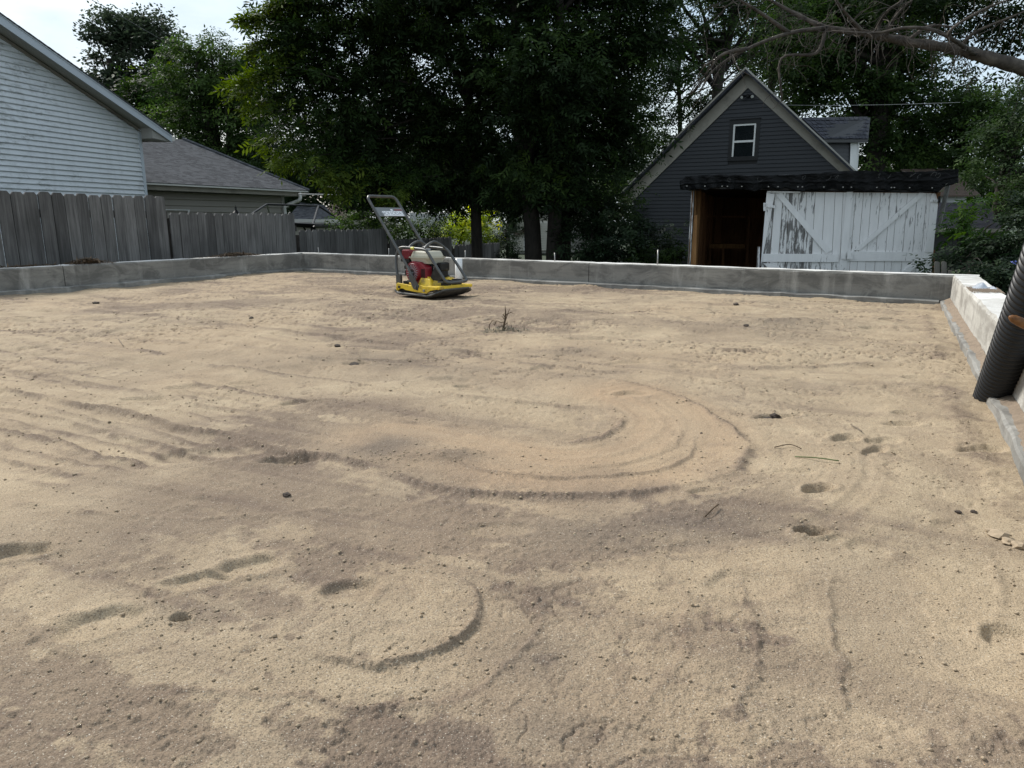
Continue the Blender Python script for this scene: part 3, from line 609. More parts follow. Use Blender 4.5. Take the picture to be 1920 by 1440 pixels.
for i in range(ns + 1):
    a = -8.5 + 8.45 * i / ns; cov = .95 + .8 * float(fbm(np.array([a]), np.array([0.]), 2.2, 3, 66)[0])
    for j in range(nn2 + 1):
        q = j / nn2; h_ = .016 * cov * (1 - q) - .007 * q + .007 * (float(fbm(np.array([a]), np.array([q * .08]), 45, 2, 67)[0]) - .5)
        mb.v.append(tuple(WR.w(a, ZF + h_ + .001, .002 + .062 * q)))
for i in range(ns):
    for j in range(nn2): k = i * (nn2 + 1) + j; mb.f.append((k, k + 1, k + nn2 + 2, k + nn2 + 1))
o = mb.build('ledge_sand', M['spill'], None, True); tag(o, 'brown sand caught along the ledge of the right footing', 'spilt sand', kind='stuff')

# ------------------------------------------------------------------ board fence, one line stepping down away from the viewer
FO = CL + nl * .78 - dl * 4.3
FP = Plane(FO, dl, Vector((1, -1, 0)))
def fence(label, u0, u1, ztop, seed, close=False):
    rr = random.Random(seed)
    s0, _ = FP.at(u0, 420); s1, _ = FP.at(u1, 420)
    root = empty('board_fence', tuple(FP.w(s0, ZG)), label, 'fence', 'stepped sections of the board fence')
    s = s0; i = 0; gaps = (2, 4, 7) if close else (1,)
    while s < s1 - .05:
        wd = .138 + rr.uniform(-.006, .004); g = .005 + (.012 if i % 9 in gaps and close else rr.random() * .002)
        if not close and i == 0: g = .02
        if s + wd > s1 + .05: break
        ln = rr.gauss(0, .006); tl = rr.gauss(0, .0035); n1 = .018 + rr.uniform(0, .006); c = .032; z1 = ztop + ln
        a, e = s, s + wd
        pts = [(a, ZG + .04), (e, ZG + .04), (e + tl, z1 - c), (e - c * .8 + tl, z1), (a + c * .8 + tl, z1), (a + tl, z1 - c)]
        MB().slab(FP, pts, 0, n1).build('picket', M['fence'], root)
        s += wd + g; i += 1
    for z in (ztop - .28, ztop - 1.45):
        MB().slab(FP, [(s0, z), (s1, z), (s1, z + .09), (s0, z + .09)], -.045, -.003).build('rail', M['fence_back'], root)
    for sp in (s0 + .05, (s0 + s1) / 2, s1 - .09):
        MB().slab(FP, [(sp, ZG - .2), (sp + .09, ZG - .2), (sp + .09, ztop - .08), (sp, ztop - .08)], -.14, -.05).build('post', M['fence_back'], root)
    return s1
fence('tall grey board fence section in front of the white house, gaps between its dog-eared boards', -150, 316, 1.075, 2, True)
fence('lower grey board fence section in front of the beige garage', 318, 556, .87, 3)
fence('grey board fence section just past the wall corner, behind the machine handle', 559, 727, .61, 4)
fence('dark low board fence section behind the yellow machine', 730, 849, .405, 5)
fence('darkest low board fence section, behind the lone tree trunk', 851, 936, .24, 6)

def lap(pl, a, e, a2, e2, z, ex, dep, lip, n0=0.0, th=.004):
    def sec(nn, zz):
        t = min(1, max(0, (zz - z) / ex)); return pl.w(a + (a2 - a) * t, zz, n0 + nn), pl.w(e + (e2 - e) * t, zz, n0 + nn)
    f = [(.001, z + ex + .006), (dep, z + lip), (dep - .002, z + lip * .75), (.004, z)]; k = [(x - th, q) for x, q in f]
    A = [sec(*p) for p in f]; B = [sec(*p) for p in k]; V = [p for q in A for p in q] + [p for q in B for p in q]; n = len(f); m = MB(); F = []
    for i in range(n - 1):
        F += [(2 * i, 2 * i + 1, 2 * i + 3, 2 * i + 2), (2 * n + 2 * i, 2 * n + 2 * i + 2, 2 * n + 2 * i + 3, 2 * n + 2 * i + 1), (2 * i, 2 * i + 2, 2 * n + 2 * i + 2, 2 * n + 2 * i), (2 * i + 1, 2 * n + 2 * i + 1, 2 * n + 2 * i + 3, 2 * i + 3)]
    return m.add(V, F)
# ------------------------------------------------------------------ white gabled house on the left
HA = P(0, 300, 13.6); HD = az(15); HP = Plane(HA, HD, Vector((1, -1, 0)))
sc_, zc_ = HP.at(270, 340)                                            # far corner
sr0, zr0 = HP.at(265, 246); sr1, zr1 = HP.at(0, 68)
slope = (zr1 - zr0) / (sr0 - sr1)
rake = lambda s: zr0 + slope * (sr0 - s)
half = 5.2; sp_ = sc_ - half; zpk = rake(sp_)                          # ridge out of the frame to the left
root = empty('white_house', tuple(HP.w(sc_, ZG)), 'white vinyl-sided house with mildew streaks and a wide gable behind the tall fence', 'house')
z = -.7; ex = .1016
b = MB(); b.slab(HP, [(sc_ - 2 * half, ZG), (sc_, ZG), (sc_, rake(sc_)), (sp_, zpk), (sc_ - 2 * half, rake(sc_))], -6, -.02); b.build('wall', M['soffit'], root)
while z < zpk:
    e = min(sc_ - .045, sp_ + (zpk - z) / slope); e2 = min(sc_ - .045, sp_ + (zpk - z - ex) / slope); a = 2 * sp_ - e; a2 = 2 * sp_ - e2
    if e <= sp_ + .05: break
    if e2 < sp_: e2 = a2 = sp_
    lap(HP, a, e, a2, e2, z, ex, .030, .020).build('siding_board', M['vinyl'], root); z += ex
b = MB(); b.slab(HP, [(sc_ - .045, ZG), (sc_ + .035, ZG), (sc_ + .035, rake(sc_) - .02), (sc_ - .045, rake(sc_) + .02)], -.05, .032); b.build('corner_board', M['fascia'], root)
se = sc_ + .62                                                        # eave end
oh = .34
zf = lambda s: rake(s) + .035
b = MB(); b.slab(HP, [(se, zf(se)), (se, zf(se) + .012), (sp_, zf(sp_) + .012), (sp_, zf(sp_))], -.2, oh); b.build('soffit', M['soffit'], root)
b = MB()
for k in range(8):
    nn_ = .06 + k * .035
    b.slab(HP, [(se, zf(se) - .004), (se, zf(se) + .001), (sp_, zf(sp_) + .001), (sp_, zf(sp_) - .004)], nn_, nn_ + .006)
b.build('soffit_groove', M['soffit'], root)
b = MB(); b.slab(HP, [(se, zf(se) - .025), (se, zf(se) + .125), (sp_, zf(sp_) + .16), (sp_, zf(sp_) - .03)], oh + .002, oh + .022); b.build('fascia', M['fascia'], root)
b = MB(); b.slab(HP, [(se, zf(se) + .095), (se, zf(se) + .135), (sp_, zf(sp_) + .17), (sp_, zf(sp_) + .13)], oh + .024, oh + .03); b.build('fascia_lip', M['fascia'], root)
b = MB(); b.slab(HP, [(sc_ - .05, rake(sc_) - .045), (sr0, rake(sr0) - .04), (sp_, zpk - .05), (sp_, zpk + .01), (sr0, rake(sr0) + .01), (sc_ - .05, rake(sc_) + .01)], .02, .045); b.build('rake_moulding', M['cream_trim'], root)
b = MB()
for k in range(60):                                                   # shingle courses, each lapping the next
    t0, t1 = k / 60, (k + 1) / 60; A = se + (sp_ - se) * t0; Bx = se + (sp_ - se) * t1
    b.slab(HP, [(A + .03, zf(A) + .15), (Bx, zf(Bx) + .165), (Bx, zf(Bx) + .150), (A + .03, zf(A) + .128)], -7, oh + .045 + .004 * (k % 2))
b.build('roof', M['shingle'], root)
b = MB(); s2 = sc_ - 2 * half - .6
b.slab(HP, [(2 * sp_ - se, zf(se) + .15), (sp_, zf(sp_) + .17), (sp_, zf(sp_) + .14), (2 * sp_ - se, zf(se) + .12)], -7, oh + .05); b.build('roof_slope', M['shingle'], root)
# boxed eave return beside the corner
b = MB(); b.slab(HP, [(sc_ + .035, rake(sc_) - .20), (se - .02, zf(se) - .015), (sc_ + .035, zf(sc_) - .01)], -.1, oh - .01); b.build('eave_return', M['soffit'], root)
b = MB(); b.slab(HP, [(se + .002, zf(se) + .0), (se + .10, zf(se) + .02), (se + .12, zf(se) + .11), (se + .002, zf(se) + .11)], -6, oh + .02); b.build('gutter', M['gutter'], root)

# ------------------------------------------------------------------ beige garage with a hipped shingle roof behind the fence
ga = P(282, 344, 18.3); GD = az(27.5); GP = Plane(ga, GD, Vector((1, -1, 0)))       # plane of the gutter
zg = ga.z; sg1, _ = GP.at(573, 359)
root = empty('beige_garage', tuple(GP.w(0, ZG)), 'low beige-sided garage with a grey hipped shingle roof behind the lower fence', 'garage')
s_w1 = sg1 - .55; wn = -.42; z = -.3; i = 0
b = MB(); b.slab(GP, [(-6, ZG), (s_w1, ZG), (s_w1, zg - .16), (-6, zg - .16)], wn - 6, wn - .02); b.build('wall', M['soffit'], root)
while z < zg - .17:
    hh = min(.16, zg - .165 - z); lap(GP, -6, s_w1, -6, s_w1, z, hh, .026, .026, wn).build('siding_board', M['beige_vinyl'], root); z += .16
b = MB(); b.slab(GP, [(s_w1 - .10, ZG), (s_w1 + .02, ZG), (s_w1 + .02, zg - .15), (s_w1 - .10, zg - .15)], wn - .05, wn + .03); b.build('corner_board', M['soffit'], root)
b = MB(); b.slab(GP, [(-6, zg - .15), (sg1, zg - .15), (sg1, zg - .135), (-6, zg - .135)], -6, -.015); b.build('soffit', M['soffit'], root)
b = MB(); b.slab(GP, [(-6, zg - .15), (sg1, zg - .15), (sg1, zg - .01), (-6, zg - .01)], -.03, -.008); b.build('fascia', M['cream_trim'], root)
b = MB(); b.slab(GP, [(-6, zg - .03), (sg1 + .04, zg - .03), (sg1 + .04, zg + .012), (-6, zg + .012)], -.004, .09); b.build('gutter', M['gutter'], root)
# downspout with its elbow
p0 = GP.w(sg1 - .30, zg - .05, .03)
b = MB(); b.tube(curve_pts([p0, p0 - UP * .20, GP.w(sg1 - .38, zg - .34, -.15), GP.w(s_w1 - .04, zg - .48, wn + .09), GP.w(s_w1 - .04, zg - .75, wn + .08), GP.w(s_w1 - .04, -.6, wn + .08)], 5), .055, 8); b.build('downspout', M['gutter'], root, True)
# hip roof: eave corner E, peak above the middle of the width
E = GP.w(sg1 + .05, zg + .02, .10); pk = P(343, 262, 23.2)
E0 = GP.w(-6, zg + .02, .10); ridge_far = pk - GD * 9
b = MB(); n = 46
for k in range(n):
    t0, t1 = k / n, (k + 1) / n; A0, A1 = E0.lerp(ridge_far, t0), E.lerp(pk, t0); B0, B1 = E0.lerp(ridge_far, t1 + .008), E.lerp(pk, min(1, t1 + .008))
    lift = UP * .014
    b.prism([A0 + lift, A1 + lift, B1, B0], [A0 - lift * .4, A1 - lift * .4, B1 - lift, B0 - lift])
b.build('roof', M['shingle'], root)
E2 = E - GP.n * 9; b = MB(); b.add([E, E2, pk], [(0, 1, 2)]); b.add([E + (E2 - E) * 0, E2, E0 - GP.n * 9, ridge_far, pk], [(1, 2, 3, 4)]); b.build('roof_slope', M['shingle'], root)
b = MB(); b.tube([E + UP * .01, pk + UP * .03], .05, 6); b.build('hip_cap', M['shingle'], root)
b = MB(); b.slab(GP, [GP.at(316, 392), GP.at(374, 393), GP.at(374, 394.6), GP.at(316, 393.6)], wn + .02, wn + .05)
b.slab(GP, [GP.at(371, 393), GP.at(374, 393), GP.at(374, 402), GP.at(371, 402)], wn + .02, wn + .045); b.build('window_frame', M['white_trim'], root)

# black lantern finial and gazebo frame behind the fence
q = P(443, 402, 13.2); b = MB()
prof = [(.0, .09), (.03, .085), (.06, .05), (.085, .03), (.11, .012), (.14, .018), (.155, .006), (.18, .002)]
b.tube([q + UP * (h_ - .02) for h_, _ in prof], [r for _, r in prof], 10); b.tube([q - UP * .9, q - UP * .02], .04, 8)
tag(b.build('garden_lantern', M['black_metal'], None, True), 'black pointed lantern top showing above the lower fence in front of the beige garage', 'lantern')
root = empty('gazebo_frame', tuple(P(560, 420, 16)), 'bare black metal gazebo roof frame standing behind the board fence', 'gazebo')
a1, a2 = P(500, 383, 15.5), P(597, 386, 17.5)
MB().tube([a1, a2], .022, 6).build('ridge_bar', M['black_metal'], root)
for (u, v, Y, st, nm) in [(466, 405, 14.0, a1, 'rafter'), (507, 406, 17.5, a1, 'rafter'), (586, 424, 15.2, a2, 'rafter'), (655, 424, 19.0, a2, 'rafter')]:
    MB().tube([st, P(u, v, Y)], .022, 6).build(nm, M['steel'] if u == 507 else M['black_metal'], root)
MB().tube([P(548, 421, 14.8), P(586, 423, 15.2), P(662, 424, 19.2)], .05, 6).build('eave_beam', M['black_metal'], root)
for u, Y in [(586, 15.2), (660, 19)]:
    q = P(u, 424, Y); MB().tube([q, Vector((q.x, q.y, ZG))], .05, 6).build('post', M['black_metal'], root)
for u0, u1 in [(568, 584), (588, 602)]:
    MB().tube([P(u0, 424, 15.1), P((u0 + u1) / 2, 436, 15.2)], .02, 6).build('brace', M['black_metal'], root)

def far_roof(nm, label, cat, pts, Y, mat, wallmat, wall_pts, depth=4, fasc=None):
    root = empty(nm, tuple(P(pts[0][0], 430, Y)), label, cat)
    pl = Plane(P(pts[0][0], 400, Y), Vector((1, -.25, 0)), TOCAM)
    if wall_pts: MB().slab(pl, [pl.at(*p) for p in wall_pts], -depth, -.3).build('wall', wallmat, root)
    q = [pl.at(*p) for p in pts]; zlo = min(z for _, z in q)
    fr = [pl.w(a, z, -(z - zlo) * 1.6) for a, z in q]
    MB().prism(fr, [p - UP * .08 - pl.n * .02 for p in fr]).build('roof', mat, root)
    if fasc:
        f0, f1 = pl.at(*fasc[0]), pl.at(*fasc[1]); MB().slab(pl, [(f0[0], f0[1] - .09), (f1[0], f1[1] - .09), (f1[0], f1[1] + .03), (f0[0], f0[1] + .03)], -.02, .06).build('gutter', M['gutter'], root)
    return root, pl
far_roof('small_house', 'low grey-roofed outbuilding just right of the beige garage downspout', 'outbuilding', [(535, 412), (632, 413), (585, 383), (535, 378)], 27, M['shingle'], M['cream_wall'], [(535, 412), (628, 413), (628, 460), (535, 460)], fasc=((530, 412), (640, 413)))
far_roof('small_house', 'distant house with a low brown hipped roof behind the gazebo frame', 'house', [(560, 412), (688, 414), (645, 382), (600, 381)], 33, M['brown_roof'], M['cream_wall'], [(566, 414), (680, 414), (680, 460), (566, 460)])

# cream outbuilding seen between the tree trunks
pl = Plane(P(1000, 430, 24), Vector((1, -.35, 0)), TOCAM)
root = empty('cream_shed', tuple(P(1000, 450, 24)), 'cream-sided outbuilding with a low gable seen between the paired tree trunks', 'outbuilding')
MB().slab(pl, [pl.at(955, 475), pl.at(1062, 475), pl.at(1062, 418), pl.at(1010, 425), pl.at(955, 440)], -4, -.03).build('wall', M['soffit'], root)
for k in range(12):
    v1 = 470 - k * 4.6; lim = 1012 if v1 < 440 else 960
    a = pl.at(lim - 4 if v1 < 440 else 957, v1); e = pl.at(1062, v1 - 1); h_ = 4.5 * 24 / FPX
    MB().prism([pl.w(a[0], a[1], .02), pl.w(e[0], e[1], .02), pl.w(e[0], e[1] + h_, 0), pl.w(a[0], a[1] + h_, 0)], [pl.w(a[0], a[1], -.03), pl.w(e[0], e[1], -.03), pl.w(e[0], e[1] + h_, -.03), pl.w(a[0], a[1] + h_, -.03)]).build('siding_board', M['cream_wall'], root)
MB().slab(pl, [pl.at(965, 436), pl.at(1012, 420), pl.at(1012, 426), pl.at(965, 443)], -4, .12).build('roof', M['brown_roof'], root)
MB().slab(pl, [pl.at(983, 446), pl.at(986, 446), pl.at(986, 470), pl.at(983, 470)], .02, .05).build('door_trim', M['white_trim'], root)
pl = Plane(P(970, 410, 36), Vector((1, -.1, 0)), TOCAM)
b = MB(); b.slab(pl, [pl.at(960, 470), pl.at(1100, 470), pl.at(1100, 385), pl.at(1030, 380), pl.at(960, 392)], -5, 0)
tag(b.build('distant_house', M['cream_wall']), 'pale distant house wall glimpsed above the cream outbuilding between the trunks', 'house')
pl = Plane(P(780, 400, 40), Vector((1, 0, 0)), TOCAM); b = MB(); b.slab(pl, [pl.at(768, 399), pl.at(860, 402), pl.at(860, 425), pl.at(768, 425)], -4, 0)
tag(b.build('distant_wall', M['white_gable']), 'white sliver of a distant building above the fence beside the machine handle', 'building')

# ------------------------------------------------------------------ dark blue-grey gabled house
DA = P(1400, 300, 23.0); DD = az(118); DP = Plane(DA, DD, TOCAM)
at = DP.at
sL, zL = at(1176, 375); sT, zT = at(1403, 152); sl1 = (zT - zL) / (sT - sL)
sR_, zR_ = at(1590, 326); sl2 = (zT - zR_) / (sR_ - sT); sRe = sT + (zT - zL) / sl2
root = empty('dark_house', tuple(DP.w(sT, ZG)), 'dark blue-grey clapboard house with steep gable and cream rake boards behind the old shed', 'house')
MB().slab(DP, [(sL + .25, ZG), (sRe - .25, ZG), (sRe - .25, zL + .3), (sT, zT - .1), (sL + .25, zL + .3)], -7, -.02).build('wall', M['black_trim'], root)
ws = [at(1376, 235), at(1419, 232), at(1413, 298), at(1371, 300)]
wx0 = (ws[0][0] + ws[3][0]) / 2; wx1 = (ws[1][0] + ws[2][0]) / 2; wz0 = (ws[2][1] + ws[3][1]) / 2; wz1 = (ws[0][1] + ws[1][1]) / 2
z = -.45; ex = .1165
def board(a, e, a2, e2, z):
    lap(DP, a, e, a2, e2, z, ex, .024, .004).build('siding_board', M['dsid'], root)
while z < zT - .2:
    lf = lambda zz: max(sL + .22, sL + (zz - zL) / sl1); rt = lambda zz: min(sRe - .22, sT + (zT - zz) / sl2)
    a, e, a2, e2 = lf(z), rt(z), lf(z + ex), rt(z + ex)
    if e - a < .1: break
    if z + ex > wz0 - .05 and z < wz1 + .08:
        board(a, wx0 - .1, a2, wx0 - .1, z); board(wx1 + .1, e, wx1 + .1, e2, z)
    else: board(a, e, a2, e2, z)
    z += ex
# window
fr_ = empty  # part tree: window > casing, sash, glass, curtain
win = MB()
def rectring(pl, a, e, z0, z1, t, n0, n1, tz=None):
    tz = tz or t; m_ = MB()
    m_.slab(pl, [(a, z0), (a + t, z0), (a + t, z1), (a, z1)], n0, n1); m_.slab(pl, [(e - t, z0), (e, z0), (e, z1), (e - t, z1)], n0, n1)
    m_.slab(pl, [(a + t, z0), (e - t, z0), (e - t, z0 + tz), (a + t, z0 + tz)], n0, n1 - .002); m_.slab(pl, [(a + t, z1 - tz), (e - t, z1 - tz), (e - t, z1), (a + t, z1)], n0, n1 - .002); return m_
wn_ = rectring(DP, wx0 - .115, wx1 + .115, wz0 - .04, wz1 + .15, .115, -.02, .03, .13); win = wn_.build('window', M['black_trim'], root)
rectring(DP, wx0, wx1, wz0 + .02, wz1 + .02, .05, -.02, .02).build('frame', M['white_trim'], win)
zm = (wz0 + wz1) / 2 + .02
MB().slab(DP, [(wx0 + .05, zm - .03), (wx1 - .05, zm - .03), (wx1 - .05, zm + .03), (wx0 + .05, zm + .03)], -.015, .025).build('sash', M['white_trim'], win)
for za, zb in ((wz0 + .07, zm - .03), (zm + .03, wz1 - .03)):
    MB().slab(DP, [(wx0 + .05, za), (wx1 - .05, za), (wx1 - .05, zb), (wx0 + .05, zb)], -.016, -.006).build('pane', M['glass'], win)
MB().slab(DP, [(wx0 - .13, wz1 + .152), (wx1 + .13, wz1 + .152), (wx1 + .13, wz1 + .175), (wx0 - .13, wz1 + .175)], -.02, .06).build('drip_cap', M['black_trim'], win)
# cream rake boards and dark verge on both slopes
def rakes(s0, z0, s1, z1, inner, nm):
    ln = math.hypot(s1 - s0, z1 - z0); px, pz = -(z1 - z0) / ln, (s1 - s0) / ln
    if pz < 0: px, pz = -px, -pz
    return [(s0 - px * inner[0], z0 - pz * inner[0]), (s1 - px * inner[0], z1 - pz * inner[0]), (s1 + px * inner[1], z1 + pz * inner[1]), (s0 + px * inner[1], z0 + pz * inner[1])]
apO = at(1402, 138); apI = at(1403, 165)
lo1, li1 = at(1166, 372), at(1176, 388)
def lerp2(a, b_, t): return (a[0] + (b_[0] - a[0]) * t, a[1] + (b_[1] - a[1]) * t)
sRx = sRe + .35; zx = lambda s: apO[1] - .1 - sl2 * (s - sT)
MB().slab(DP, [lo1, apO, apI, li1], .02, .05).build('rake_board', M['cream_trim'], root)
ro, ri = at(1602, 322), at(1583, 330)
def ext(p, q, s): k = (s - p[0]) / (q[0] - p[0]); return (s, p[1] + (q[1] - p[1]) * k)
MB().slab(DP, [apO, ext(apO, (ro[0] - .06, ro[1]), sRx), ext(apI, ri, sRx - .1), apI], .022, .052).build('rake_board', M['cream_trim'], root)
v1 = at(1164, 366); v2 = at(1402, 130); v3 = ext(v2, (ro[0] + .02, ro[1] + .03), sRx + .1)
th_ = .055
MB().slab(DP, [v1, v2, (v2[0], v2[1] - .12), (v1[0] + .03, v1[1] - .1)], -7.2, .32).build('roof', M['shingle_d'], root)
MB().slab(DP, [v2, v3, (v3[0], v3[1] - .12), (v2[0], v2[1] - .12)], -7.2, .321).build('roof', M['shingle_d'], root)
MB().slab(DP, [(v1[0], v1[1] - .02), (v2[0], v2[1] + .02), (v2[0], v2[1] - .045), (v1[0], v1[1] - .07)], .323, .345).build('verge_trim', M['cream_trim'], root)
MB().slab(DP, [(v2[0], v2[1] + .02), (v3[0], v3[1] + .02), (v3[0], v3[1] - .035), (v2[0], v2[1] - .045)], .323, .345).build('verge_trim', M['soffit'], root)
# twin floodlight under the peak
fl = MB(); q = DP.w(*at(1403, 180), .06)
fl.tube([q - DP.n * .05, q + DP.n * .03], .05, 8)
for k in (-1, 1): fl.tube([q + DP.d * .02 * k, q + DP.d * .11 * k + DP.n * .06 - UP * .01, q + DP.d * .15 * k + DP.n * .12 - UP * .05], [.015, .035, .06], 8)
lo_ = fl.build('floodlight', M['black_metal'], root)
for k in (-1, 1): MB().tube([q + DP.d * .151 * k + DP.n * .122 - UP * .052, q + DP.d * .155 * k + DP.n * .13 - UP * .058], [.045, .045], 8).build('lamp_lens', M['white_trim'], lo_)
# side dormer on the right slope
dq = lambda u, v: P(u, v, 24.6)
e0, e1 = P(1545, 261, 23.6), P(1628, 261, 24.8); r0, r1 = P(1503, 221, 25.0), P(1632, 219, 26.2)
b = MB(); n = 6
for k in range(n):
    t0, t1 = k / n, (k + 1) / n; A0, A1, B0, B1 = e0.lerp(r0, t0), e1.lerp(r1, t0), e0.lerp(r0, t1 + .01), e1.lerp(r1, t1 + .01)
    m_ = 14
    for j in range(m_):
        off = (.5 / m_ if k % 2 else 0); a, e = max(0, j / m_ - off), min(1, (j + 1) / m_ - off - .006)
        if e <= a: continue
        hh_ = UP * (.022 + .008 * ((j * 7 + k * 3) % 3)); q = [A0.lerp(A1, a) + hh_, A0.lerp(A1, e) + hh_, B0.lerp(B1, e) + UP * .002, B0.lerp(B1, a) + UP * .002]
        o = MB().prism(q, [p - UP * .012 for p in q]).build('shingle', M['shingle_d'], root)
b = MB(); q = [e0 + UP * -.01, e1 - UP * .01, r1 - UP * .02, r0 - UP * .02]; b.prism(q, [p - UP * .09 for p in q]); b.build('dormer_roof', M['black_trim'], root)
b = MB(); rb = [p - UP * .03 for p in (r0, r1)]; bk = [rb[0] + Vector((.4, 3, -1.2)), rb[1] + Vector((.4, 3, -1.2))]; b.add([rb[0], rb[1], bk[1], bk[0]], [(0, 1, 2, 3)]); b.build('dormer_roof_back', M['shingle_d'], root)
wl = [P(1548, 262, 24.0), P(1603, 262, 24.8), P(1603, 345, 24.8), P(1548, 345, 24.0)]
for k in range(11):
    t0, t1 = k / 11, (k + 1) / 11; A = [wl[0].lerp(wl[3], t0), wl[1].lerp(wl[2], t0), wl[1].lerp(wl[2], t1) + Vector((0, -.018, 0)), wl[0].lerp(wl[3], t1) + Vector((0, -.018, 0))]
    MB().prism(A, [p + Vector((0, .04, 0)) for p in A]).build('siding_board', M['dsid'], root)
cb_ = [P(1594, 262, 24.66), P(1606, 262, 24.8), P(1600, 345, 24.8), P(1591, 345, 24.66)]
MB().prism([p + Vector((0, -.05, 0)) for p in cb_], cb_).build('corner_board', M['white_trim'], root)
cb2 = [P(1607, 262, 24.9), P(1610, 262, 25.6), P(1604, 345, 25.6), P(1601.5, 345, 24.9)]
MB().prism(cb2, [p + Vector((.05, .02, 0)) for p in cb2]).build('corner_board', M['white_trim'], root)
q = [P(1606, 262, 24.9), P(1622, 262, 26.0), P(1622, 268, 26.0), P(1606, 268, 24.9)]
MB().prism(q, [p + Vector((-.1, .4, 0)) for p in q]).build('eave_return', M['soffit'], root)

# ------------------------------------------------------------------ old shed with its pair of white doors
SA = P(1300, 430, 11.6); SB = P(1752, 430, 10.5); SPn = Plane(SA, SB - SA, TOCAM); at = SPn.at
root = empty('old_shed', tuple(SPn.w(1.5, ZG)), 'leaning old wooden shed with an open dark bay and flaking white plank doors', 'shed')
def q4(pl, px, n0, n1, nm, mat, parent): return MB().slab(pl, [pl.at(*p) for p in px], n0, n1).build(nm, mat, parent)
D = 4.2
rgt = at(1757, 363)[0]; lft = at(1291, 353)[0]; zt_ = at(1500, 352)[1]
q4(SPn, [(1296, 353), (1301, 353), (1293, 520), (1288, 520)], -.06, 0, 'corner_post', M['peeling'], root)
q4(SPn, [(1301, 403), (1307, 403), (1304, 520), (1293, 520)], -.10, -.02, 'door_stud', M['bare'], root)
q4(SPn, [(1301, 356), (1303, 356), (1302, 520), (1300, 520)], -.2, -.10, 'stud', M['bare'], root)
# walls and back of the bay
MB().slab(SPn, [(lft + .04, ZG), (rgt - .12, ZG), (rgt + .02, zt_), (lft + .04, zt_)], -D - .05, -D).build('back_wall', M['inner'], root)
SL = Plane(SPn.w(lft + .05, 0), SPn.n, Vector((-1, 0, 0)))
for k in range(18):
    MB().slab(SL, [(-D + k * D / 18 + .004, ZG), (-D + (k + 1) * D / 18, ZG), (-D + (k + 1) * D / 18, zt_), (-D + k * D / 18 + .004, zt_)], -.02, .0).build('wall_board', M['inner'] if k < 17 else M['bare'], root)
for k in range(13):
    a, e = lft + .05 + k * (rgt - lft - .1) / 13, lft + .05 + (k + 1) * (rgt - lft - .1) / 13 - .008
    MB().slab(SPn, [(a, ZG), (e, ZG), (e, zt_), (a, zt_)], -D + .002, -D + .02 + .006 * (k % 3)).build('back_board', M['inner'], root)
for k in range(4):
    a = lft + .12 + k * .62; MB().slab(SPn, [(a, ZG), (a + .05, ZG), (a + .05, zt_), (a, zt_)], -D + .03, -D + .12).build('stud', M['inner'], root)
for k in range(5):
    y = -D + .4 + k * .8; MB().slab(SL, [(y, ZG), (y + .05, ZG), (y + .05, zt_), (y, zt_)], -.10, -.021).build('stud', M['bare'] if k > 3 else M['inner'], root)
pb = Plane(SPn.w(0, 0, -2.6), SPn.d, TOCAM)
q4(pb, [(1330, 457), (1397, 458), (1397, 466), (1330, 466)], -.3, 0, 'shelf', M['bare'], root)
q4(pb, [(1354, 466), (1358, 466), (1357, 520), (1353, 520)], -.1, -.02, 'shelf_support', M['inner'], root)
q4(pb, [(1329, 466), (1333, 466), (1332, 520), (1328, 520)], -.1, -.02, 'shelf_support', M['inner'], root)
q4(pb, [(1403, 405), (1407, 405), (1401, 520), (1396, 520)], -.1, -.02, 'stud', M['inner'], root)
q4(pb, [(1300, 404), (1440, 406), (1440, 409), (1300, 407)], -.08, -.02, 'tie_beam', M['inner'], root)
# right side, seen thin
SRt = Plane(SPn.w(rgt, 0), SPn.n, Vector((1, 0, 0)))
MB().slab(SRt, [(-D, ZG), (0, ZG), (0, zt_), (-D, zt_)], -.03, 0).build('side_wall', M['inner'], root)
q4(SPn, [(1746, 470), (1752, 470), (1749, 530), (1742, 530)], -.08, .03, 'corner_post', M['inner'], root)
zt2 = at(1780, 322)[1]
# flat roof deck under the tarp and its bare right verge
rd = [(at(1283, 351)[0], zt_ + .01), (at(1757, 362)[0], at(1757, 362)[1]), (at(1776, 326)[0], at(1776, 326)[1]), (at(1290, 334)[0], at(1290, 334)[1])]
MB().slab(SPn, rd, -D - .2, .10).build('roof', M['black_trim'], root)
vg = [P(1782, 340, 10.3), P(1773, 345, 10.3), P(1754, 436, 10.9), P(1762, 428, 10.9)]
MB().prism(vg, [p + Vector((.06, .08, 0)) for p in vg]).build('verge_board', M['fence'], root)
vg = [P(1764, 360, 10.35), P(1760, 362, 10.35), P(1747, 430, 10.9), P(1752, 430, 10.9)]
MB().prism(vg, [p + Vector((.05, .3, 0)) for p in vg]).build('rafter_tail', M['inner'], root)

